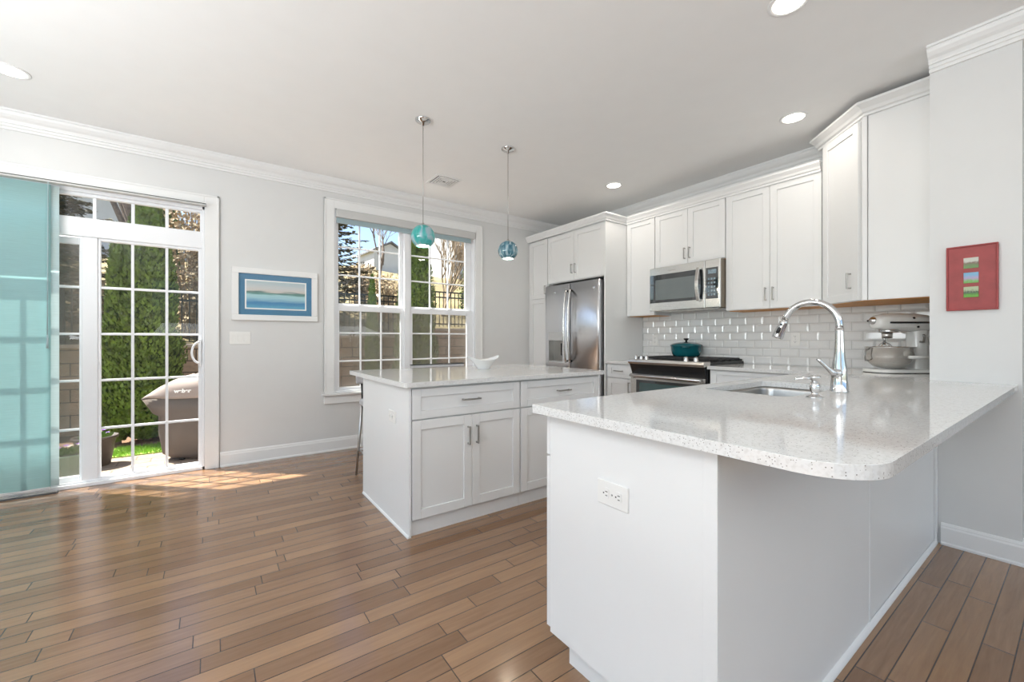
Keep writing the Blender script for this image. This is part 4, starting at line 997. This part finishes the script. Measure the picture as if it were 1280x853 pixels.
b = MB(); b.tube([(0.185,-0.02,0.165),(0.205,-0.02,0.160),(0.210,-0.02,0.125),(0.205,-0.02,0.085),(0.180,-0.02,0.085)], 0.0055, 8); b.build('bowl_handle', M['nickel'], mb)
b = MB()
for s in (-1, 1): b.tube([(-0.12, s*0.055, 0.110), (-0.08, s*0.155, 0.115), (0.055, s*0.155, 0.115)], 0.011, 10)
b.build('bowl_arm', M['mixer'], mx_, smooth=True)
b = MB(); b.tube([(-0.115, 0.06, 0.22), (-0.115, 0.085, 0.22), (-0.115, 0.09, 0.25), (-0.10, 0.10, 0.27)], 0.007, 8); b.tube([(-0.13,0.072,0.26),(-0.15,0.085,0.26),(-0.155,0.09,0.20),(-0.19,0.10,0.19)], 0.006, 8); b.build('lift_lever', M['nickel'], mx_)
b = MB()
for s in (1, -1):
    for (x, z) in ((-0.06, 0.392), (-0.09, 0.335)): b.lathe([(0.007,0),(0.007,0.003),(0,0.003)], (x, s*0.0, z), 10)
b.bm.free()
for (x, z) in ((-0.055, 0.388), (-0.085, 0.326)):
    b = MB(); b.lathe([(0.0075,0),(0.0075,0.006),(0,0.006)], (0,0,0), 12); k_ = b.build('control_knob', M['black'], mx_); k_.location = (x, 0.074, z); k_.rotation_euler = (-math.pi/2, 0, 0)

# ------------------------------------------------------------------ ceiling fixtures
def pendant(loc, zc, r, m, label):
    o = empty('pendant_light', loc, 0, label, 'pendant light', 'glass globe pendants over the island')
    b = MB(); b.lathe([(0.060,0),(0.060,-0.006),(0.054,-0.014),(0.012,-0.020),(0.009,-0.045),(0,-0.045)], (0,0,0), 28); b.build('canopy', M['chrome'], o, smooth=False)
    dz = zc - loc[2]
    b = MB(); b.tube([(0,0,-0.04), (0,0,dz+r-.005)], 0.0028, 8); b.build('cord', M['nickel'], o)
    b = MB(); b.tube([(0,0,dz+r+.012), (0,0,dz+r-.01)], [0.008, 0.016], 12); b.build('cap', M['nickel'], o)
    b = MB(); prof = []
    for i in range(25):
        t = math.radians(3 + (145-3)*i/24); prof.append((r*math.sin(t), r*math.cos(t)))
    b.lathe(prof, (0,0,0), 36); bmesh.ops.delete(b.bm, geom=[f for f in b.bm.faces if len(f.verts) > 4 and f.calc_center_median().z < 0], context='FACES_ONLY')
    g = b.build('globe_shade', m, o, smooth=True); g.location = (0,0,dz); s = g.modifiers.new('t', 'SOLIDIFY'); s.thickness = 0.004
    b = MB(); b.lathe([(0,-r*.78),(r*.5,-r*.76),(r*.52,-r*.70),(0,-r*.68)], (0,0,dz), 24); b.build('bulb', M['bulb'], o)
    l = D.lights.new('pendant_bulb', 'POINT'); l.energy = 3; l.color = (1.0, 0.86, 0.68); l.shadow_soft_size = 0.03
    lo = D.objects.new('pendant_bulb', l); COL.objects.link(lo); lo.parent = o; lo.location = (0,0,dz-r*.95)
    return o
pendant((1.307, 2.976, ZC), 1.951, 0.091, M['globe_a'], 'pendant light with aqua green swirled glass globe, nearer the patio door')
pendant((2.108, 2.990, ZC), 1.945, 0.088, M['globe_b'], 'pendant light with mottled blue grey glass globe, nearer the refrigerator')
def can(x, y, label):
    o = empty('recessed_light', (x, y, ZC), 0, label, 'ceiling light', 'recessed ceiling lights')
    b = MB(); b.lathe([(0.092,0),(0.092,-0.003),(0.086,-0.006),(0.070,-0.004),(0.070,0.0)], (0,0,0), 36)
    b.build('trim_ring', M['trim'], o)
    b = MB(); b.lathe([(0.0,-0.005),(0.069,-0.005),(0.069,-0.001),(0.0,-0.001)], (0,0,0), 32); b.build('lens', M['lens'], o)
    l = D.lights.new('can_lamp', 'AREA'); l.shape = 'DISK'; l.size = 0.14; l.energy = 2.5; l.color = (1.0, 0.93, 0.84)
    lo = D.objects.new('can_lamp', l); COL.objects.link(lo); lo.parent = o; lo.location = (0,0,-0.012)
    return o
can(-1.02, 3.93, 'recessed light in the ceiling near the patio door blind')
can(3.56, 1.315, 'recessed light in the ceiling in front of the corner wall cabinet')
can(3.54, 3.03, 'recessed light in the ceiling in front of the range')
can(2.325, 0.88, 'recessed light cut by the top edge, above the sink')
vt = empty('ceiling_vent', (1.99, 3.995, ZC), 0, 'square white air vent in the ceiling between the pendants', 'vent')
b = MB(); ring2 = [(0.150,0.118)]
def flat_ring(b, h0, h1, z0, z1):
    for s in ((-h0,h0,-h0,-h1),(-h0,h0,h1,h0),(-h0,-h1,-h1,h1),(h1,h0,-h1,h1)): b.box(min(s[0],s[1]),max(s[0],s[1]),min(s[2],s[3]),max(s[2],s[3]),z0,z1)
flat_ring(b, 0.145, 0.118, -0.008, 0.0); b.build('frame', M['trim'], vt, 0.002)
b = MB()
for h0 in (0.108, 0.083, 0.058, 0.033): flat_ring(b, h0, h0-0.015, -0.012, -0.004)
b.build('louvres', M['trim'], vt, 0.001)
box('duct_backing', -0.118, 0.118, -0.118, 0.118, -0.002, -0.0005, M['slot'], vt)

# ================================================================== outside
GZ = -0.30
g = MB(); g.box(-7, 11, T+.0, 7.05, GZ-.1, GZ); tag(g.build('patio', M['paver']), 'sunlit beige paver patio outside the glass door', 'patio')['kind'] = 'structure'
g = MB(); g.box(-9, 14, 7.05, 9.15, GZ-.1, GZ-.01); struct(g.build('garden_bed', M['mulch']))
random.seed(3)
def blades(name, x0, x1, y0, y1, n, h, m):
    b = MB()
    for i in range(n):
        x = random.uniform(x0, x1); y = random.uniform(y0, y1); a = random.uniform(0, math.pi); w = 0.006; hh_ = h*random.uniform(.5, 1.2)
        dx, dy = w*math.cos(a), w*math.sin(a); lx, ly = random.uniform(-.03,.03), random.uniform(-.03,.03)
        v = [b.bm.verts.new(p) for p in ((x-dx, y-dy, GZ-.01), (x+dx, y+dy, GZ-.01), (x+lx, y+ly, GZ+hh_))]; b.bm.faces.new(v)
    b.box(x0, x1, y0, y1, GZ-.02, GZ+.004)
    return b.build(name, m, fix=False)
gr = tag(blades('lawn_grass', -3.2, 1.0, 7.10, 7.62, 12000, 0.05, M['grassblade']), 'bright green strip of lawn behind the flower pots', 'grass'); gr['kind'] = 'stuff'

# stepped retaining wall, capped with stone, and the fence on top
rwl = empty('retaining_wall', (0, 9.15, 0), 0, 'long brown block retaining wall stepping up behind the garden', 'retaining wall')
secs = [(-9, -1.95, 0.93), (-1.95, 1.2, 1.09), (1.2, 4.2, 1.26), (4.2, 14, 1.44)]
for x0, x1, zt in secs:
    box('wall_section', x0, x1, 0, 0.35, GZ-.1, zt-.06, M['block'], rwl, 0.006)
    box('cap_stone', x0, x1, -0.03, 0.38, zt-.06, zt, mat('cap_stone', (0.50, 0.40, 0.31), 0.9, var=0.2, vscale=5, bump=0.3), rwl, 0.01)
def fence_section(x0, x1, z0, h, label):
    o = empty('metal_fence', (x0, 9.42, z0), 0, label, 'fence')
    n = int((x1-x0)/0.105)
    b = MB()
    for i in range(1, n): 
        x = (x1-x0)*i/n; b.box(x-.009, x+.009, -.008, .008, 0.05, h-.0)
    b.build('pickets', M['fence'], o)['kind'] = 'stuff'
    for z in (0.10, h-.16, h-.03): box('rail', 0, x1-x0, -.014, .014, z, z+.03, M['fence'], o)
    for x in (0, x1-x0): box('post', x-.03, x+.03, -.03, .03, 0, h+.05, M['fence'], o)
fence_section(-8.9, -1.98, 0.93, 0.92, 'black metal picket fence section left on the lowest wall step')
fence_section(-1.90, 1.15, 1.09, 0.92, 'black metal picket fence section on the wall behind the grill')
fence_section(1.25, 4.15, 1.26, 0.92, 'black metal picket fence section seen through the left window sash')
fence_section(4.25, 13.8, 1.44, 0.92, 'black metal picket fence section seen through the right window sash')

# hillside
b = MB(); nx, ny = 60, 34; gv = []
for j in range(ny+1):
    row = []
    for i in range(nx+1):
        x = -34 + 100*i/nx; u = j/ny; y = 9.5 + 50*u**1.4
        z = 0.90 + 0.235*(y-9.5)*(1 - 0.0035*(y-9.5)) + (0.35*noise.noise(Vector((x*.25, y*.25, 0))) if j > 1 else 0) + (0.05*max(-8, min(10, x)) if j else 0.03*max(-2, min(9, x)))
        row.append(b.bm.verts.new((x, y, z)))
    gv.append(row)
for j in range(ny):
    for i in range(nx): f = b.bm.faces.new((gv[j][i], gv[j][i+1], gv[j+1][i+1], gv[j+1][i])); f.smooth = True
hl = b.build('hillside', M['hill']); struct(hl)
def hz(x, y): return 0.90 + 0.235*(y-9.5)*(1 - 0.0035*(y-9.5)) + 0.05*max(-8, min(10, x))
# far ground so that nothing ends in the void
struct(box('ground', -120, 160, 60, 220, 4, 10.5, M['hill']))

def leafy(name, core, leaves, parent_m):
    pass
def arborvitae(loc, r, h, n, label, seed):
    random.seed(seed)
    o = empty('arborvitae_tree', loc, 0, label, 'tree', None)
    b = MB(); prof = []
    for i in range(17):
        u = i/16; rr_ = r*0.86*(min(1, (u+.03)*7))**.5*(1-u**2.2)**0.75; prof.append((max(rr_, 0.001), 0.06+u*h*.98))
    b.lathe(prof, (0,0,0), 22)
    for v in b.bm.verts:
        k = 1 + 0.22*noise.noise(v.co*3.5); v.co.x *= k; v.co.y *= k
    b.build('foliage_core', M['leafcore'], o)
    b = MB()
    for i in range(n):
        u = random.random()**1.15; a = random.uniform(0, 2*math.pi); R_ = r*(min(1, (u+.03)*7))**.5*(1-u**2.2)**0.75*random.uniform(.82, 1.08)
        k = 1 + 0.22*noise.noise(Vector((R_*math.cos(a), R_*math.sin(a), u*h))*3.5)
        p = Vector((R_*k*math.cos(a), R_*k*math.sin(a), 0.05+u*h)); s = random.uniform(.025, .055)
        d = Vector((math.cos(a)*.5, math.sin(a)*.5, 1)).normalized() + Vector((random.uniform(-.5,.5), random.uniform(-.5,.5), random.uniform(-.3,.3)))
        d.normalize(); sd_ = d.cross(Vector((math.cos(a), math.sin(a), 0)) + Vector((random.uniform(-.6,.6), random.uniform(-.6,.6), random.uniform(-.4,.4)))).normalized()
        v = [b.bm.verts.new(q) for q in (p - d*s*.5, p + sd_*s*.42, p + d*s, p - sd_*s*.42)]; b.bm.faces.new(v)
    f = b.build('foliage', M['leaf'], o, fix=False); f['kind'] = 'stuff'
    b = MB(); b.tube([(0,0,-.02),(0,0,0.3)], [0.05,0.04], 8); b.build('trunk', M['bark'], o)
    return o
arborvitae((-0.76, 8.12, GZ), 0.40, 3.95, 24000, 'tall columnar evergreen filling the middle of the patio door', 1)
arborvitae((-1.08, 8.02, GZ), 0.17, 3.05, 7000, 'slender sunlit evergreen hugging the left side of the big one in the patio door', 3)
arborvitae((3.52, 8.40, GZ), 0.44, 4.6, 20000, 'tall columnar evergreen behind the mullion of the kitchen window', 2)
arborvitae((2.68, 8.65, GZ), 0.15, 2.75, 5000, 'slim young evergreen seen in the left window sash', 5)
arborvitae((-1.03, 13.6, hz(-.3, 13.6)-.2), 0.55, 4.0, 6000, 'evergreen on the slope whose tip shows in the door transom', 6)

def branch_tree(name, loc, h, label, seed, spread=0.5, levels=4, r0=0.12, stems=1, m='bark', cat='tree', group=None):
    random.seed(seed); b = MB()
    def grow(p, d, L, r, lv):
        q = p + d*L*.5 + Vector((random.uniform(-.06,.06),)*3)*L; e = q + (d + Vector((random.uniform(-.15,.15), random.uniform(-.15,.15), random.uniform(-.02,.12)))).normalized()*L*.5
        b.tube([p, q, e], [r, r*.82, r*.66], 5 if lv < 2 else 3, cap=False)
        if lv >= levels: return
        for k in range(random.choice((3, 3, 4))):
            nd = (d + Vector((random.uniform(-1,1), random.uniform(-1,1), random.uniform(-.1,.55)))*spread*1.3).normalized()
            grow(p.lerp(e, random.uniform(.55, 1.0)), nd, L*random.uniform(.55, .78), r*.55, lv+1)
    for s_ in range(stems):
        d = Vector((random.uniform(-.35,.35), random.uniform(-.35,.35), 1)).normalized() if stems > 1 else Vector((random.uniform(-.05,.05), 0, 1)).normalized()
        grow(Vector((random.uniform(-.1,.1)*(stems>1), 0, -0.2)), d, h*.42, r0, 0)
    o = b.build(name, M[m], None, fix=False); o.location = loc
    return tag(o, label, cat, group)
def spruce(loc, r, h, label, seed, n_lv=38):
    random.seed(seed); o = empty('spruce_tree', loc, 0, label, 'tree')
    b = MB(); b.tube([(0,0,-.3),(0,0,h*.95)], [0.14, 0.02], 7); b.build('trunk', M['bark'], o)
    bt = MB(); bn = MB()
    for l in range(n_lv):
        u = l/n_lv; z = 0.35 + u*(h-.5); R_ = r*(1-u)**.85+.12
        for k in range(15):
            a = random.uniform(0, 2*math.pi); L_ = R_*random.uniform(.75, 1.1)
            dr_ = random.uniform(-.5, -.12); dirv = Vector((math.cos(a), math.sin(a), random.uniform(-.05,.12))); pts = [Vector((0,0,z)) + dirv*L_*t + Vector((0,0,dr_*L_*t + 0.30*L_*t*t)) for t in (0,.33,.66,1)]
            bt.tube(pts, [.018,.013,.009,.004], 3, cap=False)
            for q in range(38):
                t = random.uniform(.15, 1); p = Vector((0,0,z)) + dirv*L_*t + Vector((0,0,dr_*L_*t + 0.30*L_*t*t))
                side = dirv.cross(Vector((0,0,1)))*random.choice((-1,1)); dd = (dirv*.6 + side*random.uniform(.2,1) + Vector((0,0,random.uniform(-.5,.15)))).normalized(); s = random.uniform(.10,.22)*(1.15-t*.5)
                nn = dd.cross(Vector((random.uniform(-.4,.4), random.uniform(-.4,.4), 1))).normalized()*.045
                v = [bn.bm.verts.new(x_) for x_ in (p, p+dd*s*.5+nn, p+dd*s, p+dd*s*.5-nn)]; bn.bm.faces.new(v)
    x = bt.build('branches', M['twig'], o, fix=False); x['kind'] = 'stuff'
    x = bn.build('needles', M['spruce'], o, fix=False); x['kind'] = 'stuff'
    return o
spruce((1.95, 11.9, hz(2, 11.9)), 1.95, 6.3, 'big drooping spruce seen at the left edge of the kitchen window', 11)
spruce((-2.85, 12.0, hz(-3, 12.0)), 1.35, 5.6, 'dark spruce behind the fence left of the columnar evergreen', 12)
branch_tree('bare_tree', (-1.75, 15.6, hz(-2, 15.6)), 7.5, 'bare tree with forked trunk showing in the patio door transom', 21, .45, 5, .15)
branch_tree('bare_tree', (-0.5, 18.5, hz(-.5, 18.5)), 6.5, 'bare tree on the slope right of the columnar evergreen', 22, .5, 5, .11)
branch_tree('bare_tree', (6.6, 13.4, hz(6.6, 13.4)), 3.6, 'bare multi-stemmed tree seen in the right window sash', 23, .35, 4, .05, stems=6, m='twig')
branch_tree('bare_tree', (6.6, 20.0, hz(6.6, 20)), 5.0, 'bare tree before the far houses in the left window sash', 24, .5, 5, .08)
# brushy shrubs on the slope
def brush(loc, r, h, n, label, seed, m='brush'):
    random.seed(seed); b = MB()
    for i in range(60):
        a = random.uniform(0, 2*math.pi); rr_ = r*random.random()
        b.tube([(rr_*.25*math.cos(a), rr_*.25*math.sin(a), -.1), (rr_*.7*math.cos(a), rr_*.7*math.sin(a), h*.6), (rr_*math.cos(a+.2), rr_*math.sin(a+.2), h*random.uniform(.8,1.1))], [.012,.008,.004], 3, cap=False)
    st_ = b.build('stems', M['twig'], None, fix=False)
    o = empty('shrub', loc, 0, label, 'shrub'); st_.parent = o
    b = MB()
    for i in range(n):
        a = random.uniform(0, 2*math.pi); u = random.random(); R_ = r*math.sqrt(random.random())*(1-.4*abs(u-.5)); p = Vector((R_*math.cos(a), R_*math.sin(a), u*h)); s = random.uniform(.04,.10)
        d = Vector((random.uniform(-1,1), random.uniform(-1,1), random.uniform(-1,1))).normalized(); e = d.orthogonal().normalized()
        v = [b.bm.verts.new(q) for q in (p, p+(d+e)*s*.5, p+d*s, p+(d-e)*s*.5)]; b.bm.faces.new(v)
    f = b.build('foliage', M[m], o, fix=False); f['kind'] = 'stuff'
    return o
brush((-0.30, 11.0, hz(-.3, 11.0)), 0.62, 2.7, 2600, 'tan leafed shrub behind the fence right of the columnar evergreen', 31)
brush((-1.45, 10.7, hz(-1.5, 10.7)), 0.4, 1.1, 1500, 'dry brushy shrub behind the fence left of the columnar evergreen', 32)
brush((-2.6, 10.3, hz(-2.6, 10.3)), 0.6, 0.9, 2200, 'brown shrub behind the fence at the far left', 33)
brush((4.3, 12.5, hz(4.3, 12.5)), 0.6, 1.3, 1500, 'dry shrub at the foot of the slope in the left window sash', 34)
brush((3.95, 13.9, hz(3.95, 13.9)), 0.5, 1.5, 1500, 'dry shrub just right of the big drooping spruce', 36)
brush((7.5, 13.0, hz(7.5, 13.0)), 0.45, 1.5, 1600, 'small green conifer-like shrub in the right window sash', 35, 'leaf')

# houses on top of the slope
def house(loc, w, d, h, rz, label, roof=1.8):
    o = empty('house', loc, rz, label, 'house')
    b = MB(); b.box(-w/2, w/2, -d/2, d/2, -2, h)
    for s in (-1, 1):
        v = [b.bm.verts.new(p) for p in ((-w/2, s*d/2, h), (w/2, s*d/2, h), (0, s*d/2, h+roof))]; b.bm.faces.new(v)
    b.build('walls', M['housewhite'], o)
    b = MB()
    for s in (-1, 1):
        x0, z0 = s*(w/2+.25), h-.15
        pr = [(x0, z0), (0, h+roof+.08), (0, h+roof+.22), (x0, z0+.14)]
        lo = [b.bm.verts.new((x, -d/2-.3, z)) for x, z in pr]; hi = [b.bm.verts.new((x, d/2+.3, z)) for x, z in pr]
        for i in range(4): b.bm.faces.new((lo[i], lo[(i+1)%4], hi[(i+1)%4], hi[i]))
        b.bm.faces.new(lo); b.bm.faces.new(hi)
    b.build('roof', M['houseroof'], o)
    for zz in [z_ for z_ in (0.2, 3.4) if z_ + 1.6 < h]:
        for xx in (-w*.3, 0, w*.3):
            wnd = box('window', xx-.55, xx+.55, -d/2-.06, -d/2, zz, zz+1.5, M['vinyl'], o)
            box('pane', xx-.45, xx+.45, -d/2-.08, -d/2-.06, zz+.1, zz+1.4, M['housepane'], wnd)
    return o
house((21.0, 37, 7.1), 9, 8, 5.6, .15, 'large white gabled house on the hill seen in the right window sash')
house((13.6, 41, 8.0), 3.2, 4, 1.5, .1, 'white house on the hill seen in the left window sash', 0.8)
house((-6.5, 42, 6.9), 10, 8, 2.4, 0, 'pale house beyond the trees seen through the patio door')

# covered grill
gl = empty('covered_grill', (0.30, 6.75, GZ), math.radians(-10), 'barbecue grill under a brown fabric cover on the patio', 'grill')
gl.location = (0.24, 6.62, GZ)
def loft(b, secs, n=28, pw=0.35):
    rings = []
    for (x0, x1, y0, y1, z) in secs:
        cx, cy, hx, hy = (x0+x1)/2, (y0+y1)/2, (x1-x0)/2, (y1-y0)/2
        rings.append([b.bm.verts.new((cx+hx*math.copysign(abs(math.cos(a))**pw, math.cos(a)), cy+hy*math.copysign(abs(math.sin(a))**pw, math.sin(a)), z + 0.012*math.sin(5*a+z*9))) for a in [2*math.pi*(k+.5)/n for k in range(n)]])
    for i in range(len(rings)-1):
        for k in range(n): f = b.bm.faces.new((rings[i][k], rings[i][(k+1)%n], rings[i+1][(k+1)%n], rings[i+1][k])); f.smooth = True
    b.bm.faces.new(list(reversed(rings[0]))); b.bm.faces.new(rings[-1])
b = MB(); loft(b, [(-0.60,0.60,-0.30,0.30,0.03),(-0.70,0.70,-0.34,0.34,0.10),(-0.74,0.74,-0.36,0.36,0.35),(-0.74,0.74,-0.35,0.35,0.56),(-0.80,0.80,-0.35,0.35,0.60),(-0.90,0.90,-0.35,0.35,0.77)], 40); b.build('cover_skirt', M['cover'], gl)
b = MB(); loft(b, [(-0.905,0.905,-0.355,0.355,0.77),(-0.87,0.87,-0.352,0.352,0.80),(-0.74,0.74,-0.335,0.335,0.89),(-0.60,0.60,-0.31,0.31,0.965),(-0.48,0.48,-0.24,0.24,1.01),(-0.42,0.42,-0.14,0.14,1.03)], 40); b.build('cover_top', M['covertop'], gl)
for sx in (-1, 1):
    for sy in (-1, 1):
        b = MB(); b.tube([(sx*.5, sy*.22, 0.0), (sx*.5, sy*.22, 0.08)], 0.03, 10); b.build('caster', M['black'], gl)
tcu = D.curves.new('lettering', 'FONT'); tcu.body = 'weber'; tcu.size = 0.062; tcu.extrude = 0.002; tcu.align_x = 'CENTER'; tcu.offset = 0.003
tob = D.objects.new('lettering_source', tcu); COL.objects.link(tob); bpy.context.view_layer.update()
tme = D.meshes.new_from_object(tob.evaluated_get(bpy.context.evaluated_depsgraph_get())); D.objects.remove(tob)
lt = D.objects.new('lettering', tme); COL.objects.link(lt); lt.parent = gl; tme.materials.clear(); tme.materials.append(M['doorcover']); lt.location = (-0.465, -0.372, 0.835); lt.rotation_euler = (math.radians(78), 0, 0)
lt['label'] = 'white lettering on the cover'

# flower pots
def flowers(parent, cx, cy, z, r, n, seed):
    random.seed(seed); b = MB()
    for i in range(90):
        a = random.uniform(0, 2*math.pi); q = r*math.sqrt(random.random()); p = Vector((cx+q*math.cos(a), cy+q*math.sin(a), z)); d = Vector((random.uniform(-.6,.6), random.uniform(-.6,.6), 1)).normalized(); s = random.uniform(.05,.10); e = d.orthogonal().normalized()*.016
        v = [b.bm.verts.new(k) for k in (p-e*.3, p+d*s*.5+e, p+d*s, p+d*s*.5-e)]; b.bm.faces.new(v)
    x = b.build('leaves', M['plantgreen'], parent, fix=False); x['kind'] = 'stuff'
    for i in range(n):
        a = random.uniform(0, 2*math.pi); q = r*math.sqrt(random.random())*.9; p = Vector((cx+q*math.cos(a), cy+q*math.sin(a), z+random.uniform(.06,.12))); b = MB()
        for k in range(5):
            t = 2*math.pi*k/5; u = Vector((math.cos(t), math.sin(t), .25))*.022; w_ = Vector((-math.sin(t), math.cos(t), 0))*.013
            v = [b.bm.verts.new(k_) for k_ in (p, p+u*.6+w_, p+u*1.2, p+u*.6-w_)]; b.bm.faces.new(v)
        b.build('flower', M['petal_purple'] if i % 2 else M['petal_white'], parent, fix=False)
pt = empty('flower_pot', (-1.10, 6.78, GZ), 0, 'large round dark plastic pot with pansies on the patio', 'flower pot'); pt.scale = (0.8, 0.8, 0.9)
b = MB(); b.lathe([(0.155,0),(0.165,0.01),(0.225,0.34),(0.228,0.345),(0.250,0.347),(0.255,0.38),(0.238,0.382),(0.230,0.35),(0,0.34)], (0,0,0), 36); b.build('pot_body', M['potdark'], pt)
b = MB(); b.lathe([(0.225,0.342),(0.15,0.352),(0,0.357)], (0,0,0), 24); b.build('soil', M['soil'], pt)
flowers(pt, 0, 0, 0.35, 0.17, 9, 4)
ps = empty('flower_pot', (-1.235, 6.36, GZ), math.radians(20), 'small square sage green pot with pansies beside the blind edge', 'flower pot')
b = MB(); rrect(b, -0.10, 0.10, -0.10, 0.10, 0.015, 0.0, 0.245, 1.30); b.build('pot_body', M['potgreen'], ps, 0.004)
box('soil', -0.11, 0.11, -0.11, 0.11, 0.235, 0.248, M['soil'], ps)
flowers(ps, 0, 0, 0.245, 0.10, 8, 5)

# things of one kind share a group
GROUPS = {'electrical_outlet': 'white electrical outlets', 'wall_cabinet': 'white wall cabinets in a row', 'island_cabinet': 'cabinet units of the island',
          'base_cabinet': 'white base cabinets along the kitchen wall', 'bar_stool': 'bar stools behind the island', 'flower_pot': 'flower pots on the patio',
          'metal_fence': 'black fence sections on the retaining wall', 'arborvitae_tree': 'columnar evergreens in the garden', 'spruce_tree': 'spruces behind the fence',
          'bare_tree': 'bare trees on the slope', 'shrub': 'shrubs on the slope', 'house': 'houses on the hill', 'worktop': 'white quartz worktops', 'framed_picture': 'framed pictures'}
for o in D.objects:
    if o.parent is None and o.get('label') and 'group' not in o:
        k = o.name.split('.')[0]
        if k in GROUPS: o['group'] = GROUPS[k]
